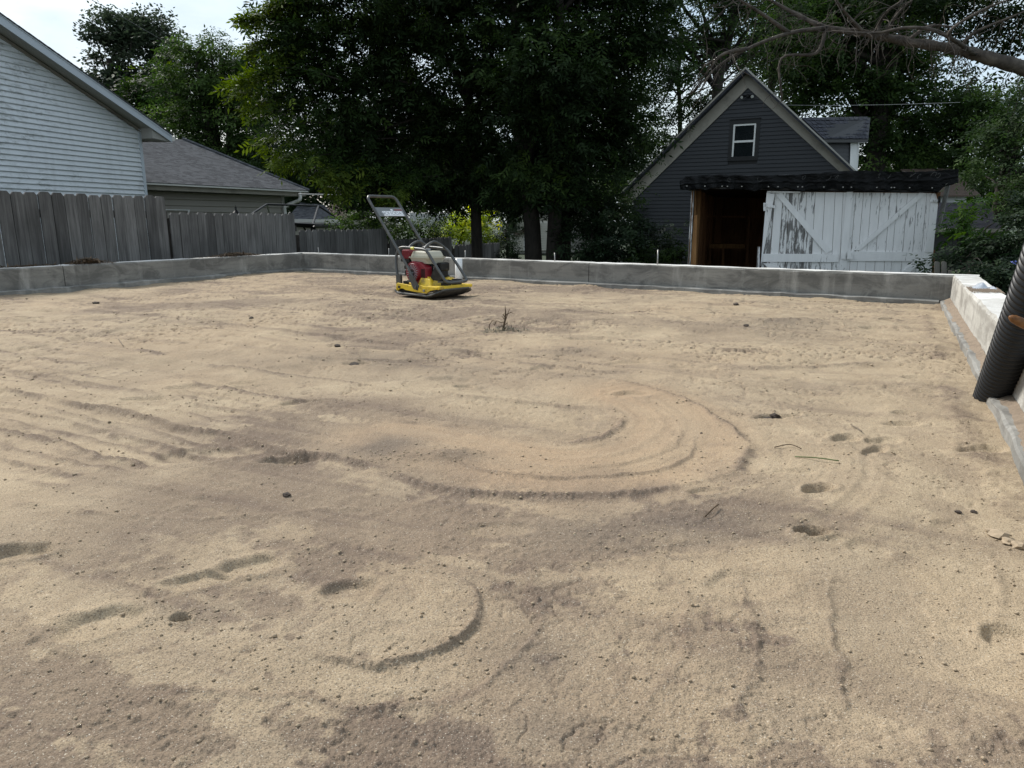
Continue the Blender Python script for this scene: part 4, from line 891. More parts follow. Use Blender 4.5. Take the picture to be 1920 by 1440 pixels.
def door(label, outline, planks, rails, mats, hinges):
    d = MB().slab(SPn, [at(*p) for p in outline], .0, .018).build('door', M['inner'], root)
    if label: d['label'] = label
    for i, px in enumerate(planks):
        MB().slab(SPn, [at(*p) for p in px], .019, .036 + .003 * (i % 3)).build('plank', mats(i), d)
    for i, (nm, px) in enumerate(rails):
        o = MB().slab(SPn, [at(*p) for p in px], .037, .060 + .004 * i).build(nm, M['clean_paint'], d)
    for px in hinges: MB().slab(SPn, [at(*p) for p in px], .085, .10).build('hinge', M['white_paint_wood'], d)
def planks(tops, bots, y0, y1, g=.7):
    out_ = []
    for i in range(len(tops) - 1):
        ya = lambda u: y0[0] + (y0[1] - y0[0]) * (u - tops[0]) / (tops[-1] - tops[0]); yb = lambda u: y1[0] + (y1[1] - y1[0]) * (u - bots[0]) / (bots[-1] - bots[0])
        out_.append([(bots[i] + g * .5, yb(bots[i])), (bots[i + 1] - g * .5, yb(bots[i + 1])), (tops[i + 1] - g * .5, ya(tops[i + 1])), (tops[i] + g * .5, ya(tops[i]))])
    return out_
tl_ = [1438, 1453, 1468, 1480, 1497, 1512, 1528, 1546, 1565, 1580, 1597]; bl_ = [1424, 1440, 1456, 1470, 1486, 1502, 1519, 1537, 1557, 1572, 1582]
tr_ = [1595, 1604, 1618, 1633, 1650, 1668, 1681, 1700, 1718, 1736, 1747, 1758]; br_ = [1580, 1590, 1604, 1620, 1637, 1655, 1668, 1687, 1706, 1722, 1733, 1744]
door('left white plank door, paint flaking to grey wood', [(1425, 530), (1578, 530), (1590, 361), (1438, 359)], planks(tl_, bl_, (360, 362), (530, 530)),
     [('stile', [(1570, 530), (1584, 530), (1598, 361), (1586, 361)]), ('rail', [(1428, 476), (1571, 477), (1571, 492), (1428, 491)]), ('brace', [(1454, 366), (1464, 362), (1558, 470), (1548, 476)]), ('brace', [(1431, 494), (1452, 494), (1500, 530), (1470, 530)]), ('top_rail', [(1438, 359), (1500, 360), (1500, 363), (1438, 362)]), ('stile', [(1426, 500), (1438, 440), (1452, 365), (1437, 362)])],
     lambda i: M['peeling'] if i in (0, 2, 3, 4, 5) else M['white_paint_wood'], [[(1433, 383), (1452, 386), (1452, 391), (1433, 389)], [(1431, 381), (1436, 381), (1435, 396), (1431, 396)]])
door('right white plank door with a long diagonal brace', [(1581, 530), (1742, 530), (1758, 363), (1596, 361)], planks(tr_, br_, (362, 364), (530, 530)),
     [('rail', [(1586, 472), (1746, 474), (1745, 491), (1585, 490)]), ('brace', [(1600, 470), (1611, 470), (1735, 364), (1722, 363)]), ('brace', [(1690, 511), (1705, 511), (1723, 495), (1712, 492)]), ('stile', [(1733, 474), (1747, 474), (1758, 365), (1744, 365)]), ('stile', [(1724, 530), (1738, 530), (1742, 492), (1727, 492)])],
     lambda i: M['white_paint_wood'], [[(1741, 376), (1758, 377), (1758, 381), (1741, 380)], [(1730, 488), (1745, 488), (1745, 492), (1730, 492)], [(1576, 476), (1583, 476), (1583, 486), (1576, 486)], [(1587, 473), (1597, 473), (1597, 486), (1587, 486)]])
MB().slab(SPn, [at(*p) for p in [(1755, 370), (1759, 370), (1759, 382), (1755, 382)]], .06, .13).build('latch', M['black_metal'], root)
q4(SPn, [(1420, 463), (1425, 463), (1423, 530), (1418, 530)], 0, .05, 'door_stop', M['peeling'], root)

# tarpaulin thrown over the roof, hanging down the front in folds
def tarp():
    nu, nv = 150, 34; co = np.zeros((nu + 1, nv + 1, 3))
    for i in range(nu + 1):
        t = i / nu; u = 1277 + (1790 - 1277) * t
        vb = 354.5 + 6 * t + 2.6 * math.sin(t * 31) * (1.2 - t) + 1.5 * math.sin(t * 77) + 1.0 * math.sin(t * 143 + 1); vt = 333 - 12 * t + (8 if t < .02 else 0) * (1 - t / .02)
        if t > .93: vb -= (t - .93) / .07 * 16
        for j in range(nv + 1):
            k = j / nv
            fold = .045 * math.sin(t * 95 + k * 2.5 + 3 * math.sin(t * 9)) * (1 - t) ** .6 + .018 * math.sin(t * 21 + k * 5)
            if k < .5:
                kk = k / .5; a, z_ = at(u, vb + (vt - vb) * kk); nn_ = .17 + .03 * kk + fold * (1 - kk * .6)
                if kk > .42 and kk < .55: nn_ += .012
            else:
                kk = (k - .5) / .5; a, z_ = at(u, vt); nn_ = .20 - kk * (D + .45); z_ += .02 * math.sin(t * 13 + kk * 9) - .04 * kk
            nn_ += rng.normal(0, .003); p = SPn.w(a, z_ + rng.normal(0, .002), nn_); co[i, j] = p
    idx = np.arange((nu + 1) * (nv + 1)).reshape(nu + 1, nv + 1)
    f = np.stack([idx[:-1, :-1], idx[1:, :-1], idx[1:, 1:], idx[:-1, 1:]], -1).reshape(-1, 4)
    me = mesh_np('tarpaulin', co.reshape(-1, 3).astype(np.float32), f.astype(np.int32), 4)
    o = link('tarpaulin', me, M['tarp'], None, True); m_ = o.modifiers.new('solid', 'SOLIDIFY'); m_.thickness = .004
    tag(o, 'black tarpaulin wrapped over the old shed roof, hanging in folds above the doors', 'tarpaulin')
    b = MB()
    for i in range(17):
        u = 1290 + i * 28 + random.uniform(-13, 13); a, z_ = at(u, 352 + 6 * (u - 1277) / 513); q = SPn.w(a, z_ + .012, .225); b.add([q, q + SPn.d * .018, q + SPn.d * .018 + UP * .012, q + UP * .012], [(0, 1, 2, 3)])
    b.build('staple', M['steel'], o)['kind'] = 'stuff'
tarp()
rs_ = random.Random(21)
for i, (u, v) in enumerate([(1368, 337), (1420, 336), (1505, 332), (1548, 334), (1566, 333), (1640, 330), (1662, 331), (1700, 329), (1716, 331), (1740, 328), (1752, 330)]):
    a, z_ = SPn.at(u, v); c = [SPn.w(a + .016 * math.cos(k * .9 + i) * (1 + .5 * k / 6) + .008 * k * (i % 2), z_ - .02 + .05 * math.sin(k * .8 + i * 1.3) * .6, .245) for k in range(7)]
    MB().tube(curve_pts(c, 3), .0022, 4).build('fold_highlight', M['frame'], bpy.data.objects['tarpaulin'], True)  # thin grey tubes added as drawn-in fold highlights on the plastic

# roofs right of the shed
def simple_house(nm, label, cat, Y, roof, fasc, walls, rmat, wmat, az_=100):
    pl = Plane(P(roof[0][0], 400, Y), az(az_), TOCAM); root = empty(nm, tuple(pl.w(0, ZG)), label, cat)
    q = [pl.at(*p) for p in roof]; zlo = min(z for _, z in q[:2])
    n = 26; lo0, lo1_, hi1, hi0 = [pl.w(a, z, -(z - zlo) * 1.5) for a, z in q]
    b = MB()
    for k in range(n):
        A0, A1, B0, B1 = lo0.lerp(hi0, k / n), lo1_.lerp(hi1, k / n), lo0.lerp(hi0, (k + 1) / n + .01), lo1_.lerp(hi1, (k + 1) / n + .01)
        b.prism([A0 + UP * .015, A1 + UP * .015, B1, B0], [A0 - UP * .05, A1 - UP * .05, B1 - UP * .05, B0 - UP * .05])
    b.build('roof', rmat, root)
    if walls: MB().slab(pl, [pl.at(*p) for p in walls], -4, -.35).build('wall', wmat, root)
    if fasc: MB().slab(pl, [pl.at(*p) for p in fasc], -.03, .05).build('fascia', M['cream_trim'], root)
    return root, pl
simple_house('grey_garage', 'low garage with a plain dark grey shingle roof right of the white shed doors', 'garage', 16, [(1745, 427), (1878, 429), (1886, 378), (1752, 378)], [(1745, 434), (1878, 436), (1878, 429), (1745, 427)], [(1745, 434), (1870, 436), (1870, 520), (1745, 520)], M['shingle_d'], M['black_trim'])
r2, p2 = simple_house('brown_roofed_house', 'house with a brown shingle roof seen past the end of the tarpaulin', 'house', 30, [(1740, 367), (1840, 366), (1830, 310), (1728, 312)], None, [(1745, 367), (1822, 367), (1822, 440), (1745, 440)], M['brown_roof'], M['white_gable'], 92)
pl = Plane(P(1710, 320, 34), Vector((1, 0, 0)), TOCAM); b = MB(); b.slab(pl, [pl.at(1685, 323), pl.at(1743, 323), pl.at(1712, 288)], -5, 0)
tag(b.build('gable_end', M['white_gable']), 'white gable tip peeping above the tarpaulin among the trees', 'house')

# low grey pickets behind the right corner
pp = Plane(P(1790, 505, 8.6), Vector((1, -.35, 0)), TOCAM)
root = empty('low_picket_fence', tuple(pp.w(0, ZG)), 'low weathered picket fence just behind the far right wall corner', 'fence')
for k in range(6):
    u = 1753 + k * 13; q4(pp, [(u, 540), (u + 9.5, 540), (u + 9, 508 + k * .3 - (16 if k < 2 else 0)), (u + 6, 506.5 - (16 if k < 2 else 0)), (u + 1.5, 506.5 - (16 if k < 2 else 0)), (u - .5, 508 - (16 if k < 2 else 0))], -.02, 0, 'picket', M['picket_grey'], root)
q4(pp, [(1750, 525), (1830, 526), (1830, 533), (1750, 532)], -.06, -.022, 'rail', M['picket_grey'], root)

# wires
def wire(pts, r, mat, label):
    b = MB(); b.tube(pts, r, 5); tag(b.build('cable', mat, None, True), label, 'cable')
wire([P(172, 0, 30), P(210, 20, 32), P(250, 44, 34), P(330, 90, 40), P(330, 90, 40) + Vector((3, 12, -1))], .012, M['wire'], 'thin overhead power cable crossing the sky at the top left')
wire([P(560, 364, 22), P(680, 366.5, 23), P(790, 362, 24), P(960, 356, 26)], .018, M['pale_wire'], 'pale cable stretched from the garage eave towards the big trees')
wire([P(1400, 196, 26), P(1560, 198, 25), P(1680, 196, 24), P(1800, 192, 23)], .006, M['pale_wire'], 'thin cable running past the dormer roof into the right trees')

# ------------------------------------------------------------------ foliage
def leaf_mesh(name, pts, size, n_leaf, mat, parent, tint, rr, droop=.45, spread=1.0, ratio=.32, outdir=None):
    """sprigs: n_leaf pointed leaflets set along a short stalk at every point"""
    n = len(pts)
    if n == 0: return None
    a = rr.uniform(0, 2 * math.pi, n)
    d = np.stack([np.cos(a), np.sin(a), -droop + rr.normal(0, .35, n)], -1)
    if outdir is not None: d = d + outdir * 1.0
    d /= np.linalg.norm(d, axis=1, keepdims=True)
    up = np.array([0, 0, 1.0]) + rr.normal(0, .45, (n, 3)); s = np.cross(d, up); s /= np.linalg.norm(s, axis=1, keepdims=True); nn = np.cross(s, d)
    sz = size * rr.uniform(.7, 1.25, n)[:, None]
    V = []
    for k in range(n_leaf):
        if n_leaf == 1: t, sg = 0., 0.
        elif k == n_leaf - 1: t, sg = 1., 0.
        else: t, sg = .15 + .8 * (k // 2) / max(1, (n_leaf - 1) // 2), (1 if k % 2 else -1)
        o = pts + d * sz * t * 1.9 * spread
        ang = .95 if sg else 0
        l = d * math.cos(ang) + s * sg * math.sin(ang) + nn * rr.normal(-.12, .22, (n, 1)); l /= np.linalg.norm(l, axis=1, keepdims=True)
        wv = np.cross(l, nn); wv /= np.maximum(np.linalg.norm(wv, axis=1, keepdims=True), 1e-6)
        ls = sz * rr.uniform(.8, 1.15, (n, 1))
        V.append(np.stack([o, o + l * ls * .45 + wv * ls * ratio * .5, o + l * ls, o + l * ls * .45 - wv * ls * ratio * .5], 1))
    co = np.stack(V, 1).reshape(-1, 3).astype(np.float32)
    f = np.arange(len(co), dtype=np.int32).reshape(-1, 4)
    me = mesh_np(name, co, f, 4)
    tt = np.repeat(np.clip(tint + rr.normal(0, .10, n), 0, 1), 4 * n_leaf).astype(np.float32)
    at = me.attributes.new('tint', 'FLOAT', 'POINT'); at.data.foreach_set('value', tt)
    return link(name, me, mat, parent)

def crown_points(lobes, per_m2, rr, clump=.42, up_f=.6):
    """lobes: (centre, rx, ry, rz). Clumps sit mostly in the outer part of each lobe; sprigs gather round them."""
    P_, T_, O_, CC = [], [], [], []
    for c, rx, ry, rz in lobes:
        c = np.array(c); area = rx * rz * 3.14
        nc = max(5, int(area / (clump * clump) * 1.25)); dirs = rr.normal(0, 1, (nc, 3)); dirs /= np.linalg.norm(dirs, axis=1, keepdims=True)
        rad = rr.uniform(.35, 1.0, (nc, 1)) ** .6; cc = c + dirs * rad * np.array([rx, ry, rz]); CC.append(cc)
        m = max(4, int(area * per_m2 / nc)); ctint = rr.uniform(.1, .75, nc)
        sz = clump * rr.uniform(.6, 1.35, (nc, 1))
        p = np.repeat(cc, m, 0) + rr.normal(0, 1, (nc * m, 3)) * np.repeat(sz, m, 0) * np.array([.62, .62, .38])
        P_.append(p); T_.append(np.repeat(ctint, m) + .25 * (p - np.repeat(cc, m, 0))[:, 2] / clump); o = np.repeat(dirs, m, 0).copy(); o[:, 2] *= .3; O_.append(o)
    return np.concatenate(P_), np.concatenate(T_), np.concatenate(O_), np.concatenate(CC)

def lobe(u, v, Y, ru, rv, dep=None):
    c = P(u, v, Y); k = Y / FPX / .98
    return (tuple(c), ru * k, (dep or (ru + rv) / 2 * .8) * k, rv * k)

def branches(start_pts, tips, r0, rr, mb, sag=.1):
    for tp in tips:
        st = start_pts[int(rr.integers(0, len(start_pts)))]; a, b_ = Vector(st), Vector(tp)
        if (b_ - a).length < .3: continue
        mid = a.lerp(b_, .5) + Vector(rr.normal(0, .08, 3)) * (b_ - a).length + UP * (b_ - a).length * sag
        c = curve_pts([a, mid, b_], 4); n = len(c); mb.tube(c, [r0 * (1 - .85 * i / (n - 1)) for i in range(n)], 5, False)

def tree(name, label, lobes, leaf, trunk=None, tr=.15, size=.1, nl=7, dens=260, seed=0, cat='tree', group=None, clump=.42, ratio=.32, droop=.45, nb=14, bark='bark', fork=None, parts=('trunk', 'crown')):
    rr = np.random.default_rng(seed); Y0 = lobes[0][2]
    dens *= (3.4 if name == 'airy_tree' else 3.6) if Y0 > 24 else (1.9 if Y0 > 16.5 else 1.45 if cat != 'tree' else 1.0)
    L_ = [lobe(*l) for l in lobes]
    pts, tint, od, cc = crown_points(L_, dens, rr, clump)
    base = trunk[0] if trunk else Vector((L_[0][0][0], L_[0][0][1], ZG))
    root = empty(name, (base.x, base.y, ZG), label, cat, group)
    if trunk is None:
        c = Vector(L_[0][0]); trunk = [base, base.lerp(c, .5) + Vector((rr.normal(0, .1), 0, 0)), c]
    tp = curve_pts(trunk, 6); n = len(tp)
    mb = MB(); mb.tube([tp[0] - UP * .1] + tp, [tr * 1.35] + [tr * (1.15 - .6 * i / (n - 1)) if i else tr * 1.22 for i in range(n)], 12)
    mb.build(parts[0], M[bark], root, True)
    if nb:
        mb = MB(); k = rr.choice(len(cc), min(nb, len(cc)), replace=False); branches(tp[n // 3:], [cc[i] for i in k], tr * .42, rr, mb)
        mb.build('limb', M[bark], root, True)
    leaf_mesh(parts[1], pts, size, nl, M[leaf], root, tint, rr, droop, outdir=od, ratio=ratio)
    return root

def tr_pts(*px): return [P(u, v, Y) for u, v, Y in px]
def root_at(u, v, Y): p = P(u, v, Y); return Vector((p.x, p.y, ZG))
# the four big dark trees in the middle
tree('big_tree', 'leftmost big dark tree, its low boughs reaching left over the beige garage roof', [(640, 20, 14.5, 130, 110), (590, 110, 14, 100, 60), (600, 190, 14, 95, 65), (700, 190, 15, 120, 100), (672, 285, 14.3, 80, 50), (740, 290, 15, 120, 75), (820, 90, 15, 130, 130), (760, -60, 15, 200, 120), (850, 260, 15.5, 110, 110), (880, 370, 15.4, 90, 22), (790, 345, 15.2, 90, 28), (690, 350, 14.5, 46, 18)],
     'leaf_dark', [root_at(896, 490, 15.3), P(893, 420, 15.3), P(888, 300, 15.3), P(875, 150, 15.3), P(850, -40, 15.3)], .115, .120, 7, 330, 11, nb=26, group='big dark trees beyond the far wall')
tree('big_tree', 'big dark tree on the thick trunk left of the pair beyond the far wall', [(960, 60, 15, 130, 150), (980, 220, 15, 105, 110), (1000, 340, 15, 80, 50), (930, 330, 15, 70, 50), (960, -110, 15, 200, 100), (1000, 130, 13.4, 55, 90), (985, 260, 13.4, 50, 70), (1010, 340, 13.4, 40, 30)],
     'leaf_dark', [root_at(1003, 490, 14.2), P(998, 430, 14.2), P(990, 340, 14.2), P(972, 200, 14.4), P(965, 0, 14.6)], .165, .122, 7, 330, 12, nb=18, group='big dark trees beyond the far wall')
tree('big_tree', 'big dark tree whose straight ribbed trunk stands second from the right beyond the far wall', [(1090, 40, 14.3, 130, 140), (1110, 190, 14.2, 105, 100), (1100, 300, 14.2, 80, 70), (1160, 90, 14, 75, 110), (1080, -120, 15, 170, 90), (1055, 120, 13.2, 50, 100), (1060, 270, 13.2, 45, 70), (1050, 350, 13.3, 36, 24)],
     'leaf_dark', [root_at(1036, 490, 14.0), P(1039, 430, 14.0), P(1046, 320, 14.0), P(1050, 150, 14.2), P(1050, 0, 14.4)], .135, .122, 7, 340, 13, nb=18, group='big dark trees beyond the far wall')
tree('big_tree', 'slim dark tree right behind the rightmost straight trunk, against the shrubs', [(1150, 330, 15, 55, 55), (1165, 240, 14.8, 50, 70), (1090, 375, 15, 60, 22)],
     'leaf_dark', [root_at(1060, 490, 14.8), P(1060, 430, 14.8), P(1064, 330, 14.8), P(1090, 150, 14.8)], .12, .10, 7, 300, 14, nb=8, group='big dark trees beyond the far wall')
# brighter young sprays at the left edge of the first tree, each bough a part of it
def sprays(root, arcs, leaf, seed, size=.11, r=.012):
    rr = np.random.default_rng(seed); mb = MB(); pp, tt, oo = [], [], []
    for (u0, v0, Y0), (u1, v1, Y1), cnt, wd in arcs:
        a, e = P(u0, v0, Y0), P(u1, v1, Y1); mid = a.lerp(e, .5) + UP * (e - a).length * .12; c = curve_pts([a, mid, e], 8); n = len(c)
        mb.tube(c, [r * (1.2 - i / n) for i in range(n)], 4, False)
        dv = np.array((e - a).normalized())
        for i in range(cnt):
            t = rr.random() ** .8; q = c[min(n - 1, int(t * n))]
            pp.append(np.array(q) + rr.normal(0, wd * (1.1 - .7 * t), 3) * np.array([1, 1, .55])); tt.append(.35 + .5 * t); oo.append(dv * .9)
    mb.build('bough', M['bark'], root)
    leaf_mesh('young_leaves', np.array(pp), size, 7, M[leaf], root, np.array(tt), rr, .35, outdir=np.array(oo))
bt = bpy.data.objects['big_tree']
sprays(bt, [((600, 140, 13.6), (442, 170, 13.0), 150, .22), ((600, 110, 13.8), (515, 115, 13.2), 160, .18), ((590, 60, 14), (465, 36, 13.4), 240, .16), ((600, 90, 14), (470, 92, 13.3), 200, .15), ((620, 200, 13.6), (465, 205, 13.0), 130, .22), ((620, 230, 13.6), (500, 270, 13.0), 120, .25),
           ((640, 280, 13.6), (520, 305, 12.8), 120, .22), ((680, 320, 13.8), (615, 335, 12.8), 220, .18), ((620, 20, 14), (520, 8, 13.4), 240, .16), ((760, 320, 14), (640, 365, 13.0), 200, .16)], 'leaf_edge', 31)
sprays(bt, [((660, 300, 13.6), (560, 312, 12.6), 120, .15), ((640, 150, 13.4), (450, 150, 12.8), 100, .12), ((820, 330, 14), (730, 375, 13.2), 140, .16)], 'leaf_edge', 32)

# trees behind, left
tree('poplar_tree', 'tall grey-green poplar with upright plumes, farthest left against the sky', [(205, 110, 46, 28, 80), (212, 60, 46, 20, 35), (175, 190, 46, 22, 45), (265, 110, 46, 30, 75), (262, 60, 46, 18, 38), (305, 100, 46, 24, 60), (240, 200, 46, 55, 60), (310, 170, 46, 25, 50), (165, 215, 46, 16, 30)],
     'leaf_poplar', None, .35, .20, 3, 62, 41, clump=.62, ratio=.75, nb=20, droop=-.3)
tree('round_tree', 'rounded mid green tree rising behind the beige garage roof', [(390, 150, 32, 70, 75), (410, 120, 32, 50, 50), (350, 200, 32, 70, 80), (440, 210, 32, 60, 90), (380, 270, 32, 90, 60), (455, 300, 32, 60, 60), (330, 260, 32, 50, 50)],
     'leaf_mid', None, .3, .17, 5, 42, 42, clump=.7, ratio=.4, nb=20)
tree('round_tree', 'bright green smaller tree between the poplar and the round tree', [(275, 180, 36, 38, 40), (265, 215, 36, 40, 40), (300, 150, 36, 20, 20), (310, 210, 36, 35, 35)], 'leaf_edge', None, .2, .2, 5, 26, 43, clump=.7, ratio=.5, nb=6)
tree('dark_tree', 'dark narrow tree peeking up between the round tree and the big dark trees', [(482, 150, 34, 20, 40), (470, 200, 34, 40, 40), (500, 250, 34, 60, 80), (560, 330, 30, 80, 60)], 'leaf_right', None, .2, .18, 5, 36, 44, clump=.7, ratio=.4, nb=8)
tree('dark_tree', 'dark tree mass behind the big trees, over the distant brown roof', [(650, 330, 29, 110, 60), (760, 330, 29, 100, 60), (560, 290, 29, 70, 70), (850, 320, 30, 90, 60), (700, 250, 30, 120, 60)], 'leaf_dark', None, .25, .16, 5, 42, 45, clump=.6, ratio=.4, nb=8)
tree('dark_tree', 'dark tree closing the view behind the two thick trunks', [(960, 330, 31, 90, 60), (1080, 320, 31, 90, 70), (930, 250, 31, 120, 60), (1120, 400, 27, 50, 40), (930, 400, 25, 30, 45)], 'leaf_dark', None, .25, .16, 5, 42, 46, clump=.6, ratio=.4, nb=8)
# airy trees centre right, sky through them
tree('airy_tree', 'tall thin-leaved tree with bare forking branches left of the dark house gable', [(1230, 60, 27, 60, 70), (1290, 40, 27, 70, 50), (1350, 30, 27, 70, 45), (1270, 110, 27, 55, 40), (1190, 160, 27, 45, 70), (1410, 50, 27, 60, 60), (1300, -60, 27, 180, 60)], 'leaf_right',
     [root_at(1340, 400, 27), P(1342, 220, 27), P(1352, 120, 27), P(1370, 60, 27), P(1380, -20, 27)], .19, .16, 5, 30, 51, clump=.6, ratio=.4, nb=30)
tree('airy_tree', 'loose willowy tree showing sky gaps just above the dark house peak', [(1340, 130, 29, 50, 40), (1390, 110, 29, 50, 40), (1450, 100, 29, 50, 55), (1250, 130, 29, 40, 40), (1210, 220, 28, 40, 60)], 'leaf_right',
     [root_at(1275, 400, 29), P(1275, 230, 29), P(1272, 150, 29), P(1280, 60, 29)], .09, .15, 5, 24, 52, clump=.55, ratio=.3, nb=36)
tree('dark_shrub_tree', 'dense rounded dark tree tucked against the left slope of the dark house', [(1290, 240, 27, 65, 50), (1240, 290, 27, 60, 60), (1190, 320, 26, 50, 60), (1320, 210, 27, 40, 30), (1160, 370, 25, 50, 40)], 'leaf_right', None, .15, .13, 5, 55, 53, clump=.5, ratio=.4, nb=6)
tree('maple_tree', 'large dark broadleaf tree towering behind the dormer of the dark house', [(1560, 60, 33, 110, 80), (1640, 110, 33, 110, 90), (1500, 120, 33, 60, 70), (1570, 180, 33, 90, 60), (1690, 200, 33, 75, 80), (1640, 280, 33, 60, 60), (1710, 280, 33, 45, 50), (1620, -40, 33, 180, 70), (1530, -20, 33, 120, 60)], 'leaf_mid',
     [root_at(1640, 420, 32.5), P(1640, 330, 32.5), P(1648, 230, 32.5), P(1655, 120, 32.5), P(1640, 0, 32.5)], .42, .19, 5, 34, 54, clump=.7, ratio=.55, nb=24)
tree('maple_tree', 'green tree with sunlit tufts at the top right of the dark house', [(1460, 20, 31, 60, 60), (1430, 80, 31, 40, 40), (1500, 50, 30, 60, 50)], 'leaf_mid', None, .2, .18, 5, 30, 55, clump=.6, ratio=.5, nb=12)
# right side
tree('right_tree', 'rounded mid green tree in the gap right of the maple', [(1810, 220, 33, 60, 50), (1860, 200, 33, 60, 50), (1770, 260, 33, 40, 50), (1830, 290, 32, 70, 50), (1800, 180, 33, 30, 20)], 'leaf_mid', None, .25, .18, 5, 38, 61, clump=.6, ratio=.5, nb=10)
tree('right_tree', 'near dense tree filling the right edge above the shrubs', [(1900, 230, 17, 60, 60), (1930, 300, 16, 80, 80), (1870, 300, 18, 50, 50), (1960, 200, 16, 60, 60), (1915, 370, 15, 40, 45)], 'leaf_right', None, .14, .10, 5, 150, 62, clump=.4, ratio=.45, nb=14)
tree('right_tree', 'dark tree behind the brown roofed house', [(1760, 330, 36, 60, 40), (1690, 345, 36, 60, 40), (1850, 350, 36, 70, 40), (1740, 260, 38, 50, 50)], 'leaf_right', None, .2, .19, 5, 34, 63, clump=.7, ratio=.45, nb=6)
# bushes
tree('leafy_bush', 'bright yellow-green bush glowing behind the low dark fence', [(868, 430, 18.6, 26, 22), (905, 420, 19, 24, 20), (860, 412, 19.4, 18, 12), (915, 440, 19, 16, 18), (845, 436, 18.8, 16, 10)], 'leaf_yellow', None, .03, .085, 5, 420, 71, cat='bush', clump=.20, ratio=.45, nb=8, parts=('stem', 'foliage'))
tree('leafy_bush', 'yellow-flecked bush behind the fence just right of the machine handle', [(790, 430, 17.5, 34, 22), (835, 412, 18.4, 14, 14), (810, 445, 17.2, 30, 10)], 'leaf_edge', None, .03, .085, 5, 300, 72, cat='bush', clump=.2, ratio=.45, nb=8, parts=('stem', 'foliage'))
tree('leafy_bush', 'dark green bush between the gazebo frame and the machine handle', [(690, 412, 15.6, 48, 26), (650, 425, 15.2, 28, 14), (735, 425, 16, 30, 22), (720, 440, 15.4, 30, 12)], 'leaf_mid', None, .03, .085, 5, 420, 73, cat='bush', clump=.25, ratio=.45, nb=8, parts=('stem', 'foliage'))
tree('leafy_bush', 'dark conical evergreen bush left of the thick trunk', [(948, 430, 19, 22, 45), (945, 465, 18, 30, 22)], 'leaf_shrub', None, .04, .07, 5, 520, 74, cat='bush', clump=.2, nb=4, parts=('stem', 'foliage'))
tree('leafy_bush', 'broad dark shrub massed right of the trunks beyond the far wall', [(1110, 450, 13.6, 48, 42), (1160, 470, 13.2, 45, 28), (1150, 410, 14.2, 50, 40), (1100, 400, 14.6, 30, 30)], 'leaf_shrub', None, .04, .085, 5, 520, 75, cat='bush', clump=.26, ratio=.5, nb=10, parts=('stem', 'foliage'))
tree('leafy_bush', 'straggly shrub reaching up against the dark house siding', [(1190, 440, 14.6, 38, 36), (1225, 455, 14.4, 32, 26), (1180, 405, 15, 26, 24), (1252, 430, 15, 16, 12)], 'leaf_shrub', None, .03, .07, 5, 380, 76, cat='bush', clump=.2, ratio=.45, nb=16, parts=('stem', 'foliage'))
tree('clipped_hedge', 'low green hedge along the dark house left of the open shed bay', [(1215, 475, 13.2, 30, 13), (1245, 474, 13.2, 26, 13), (1275, 476, 13.2, 16, 13), (1190, 482, 13.2, 20, 10)], 'leaf_mid', None, .03, .05, 5, 1400, 77, cat='hedge', clump=.12, ratio=.5, nb=0, parts=('stem', 'foliage'))
tree('leafy_shrub', 'tall young sumac-like shrub with broad light leaves beside the right shed door', [(1806, 425, 9.6, 16, 18), (1804, 448, 9.4, 22, 14), (1818, 398, 9.8, 9, 18), (1832, 372, 9.9, 9, 7), (1848, 435, 9.8, 12, 8)], 'leaf_sumac', None, .018, .085, 7, 520, 78, cat='shrub', clump=.13, ratio=.42, nb=14, parts=('stem', 'foliage'))
tree('leafy_shrub', 'dark shrub thicket filling the space between the grey garage and the right wall', [(1800, 492, 9.2, 44, 24), (1850, 482, 9.0, 44, 32), (1908, 450, 9.0, 36, 50), (1870, 520, 8.2, 60, 34), (1930, 520, 8.0, 50, 50), (1938, 400, 9.5, 30, 40), (1830, 520, 8.2, 40, 18)], 'leaf_shrub', None, .03, .062, 5, 900, 79, cat='shrub', clump=.16, ratio=.5, nb=26, parts=('stem', 'foliage'))
b = MB(); rr = random.Random(4)
q = P(1902, 491, 7.6)
for i in range(11):
    d = Vector((rr.gauss(0, 1), -abs(rr.gauss(0, 1)), rr.gauss(0, 1))).normalized() * .016; c = q + Vector((rr.gauss(0, .02), 0, rr.gauss(0, .02))); s_ = d.cross(UP).normalized() * .009
    b.add([c, c + d + s_, c + d * 1.8, c + d - s_], [(0, 1, 2, 3)])
tag(b.build('blue_flower', M['flower']), 'small blue flower head in the dark shrubs at the right edge', 'flower')

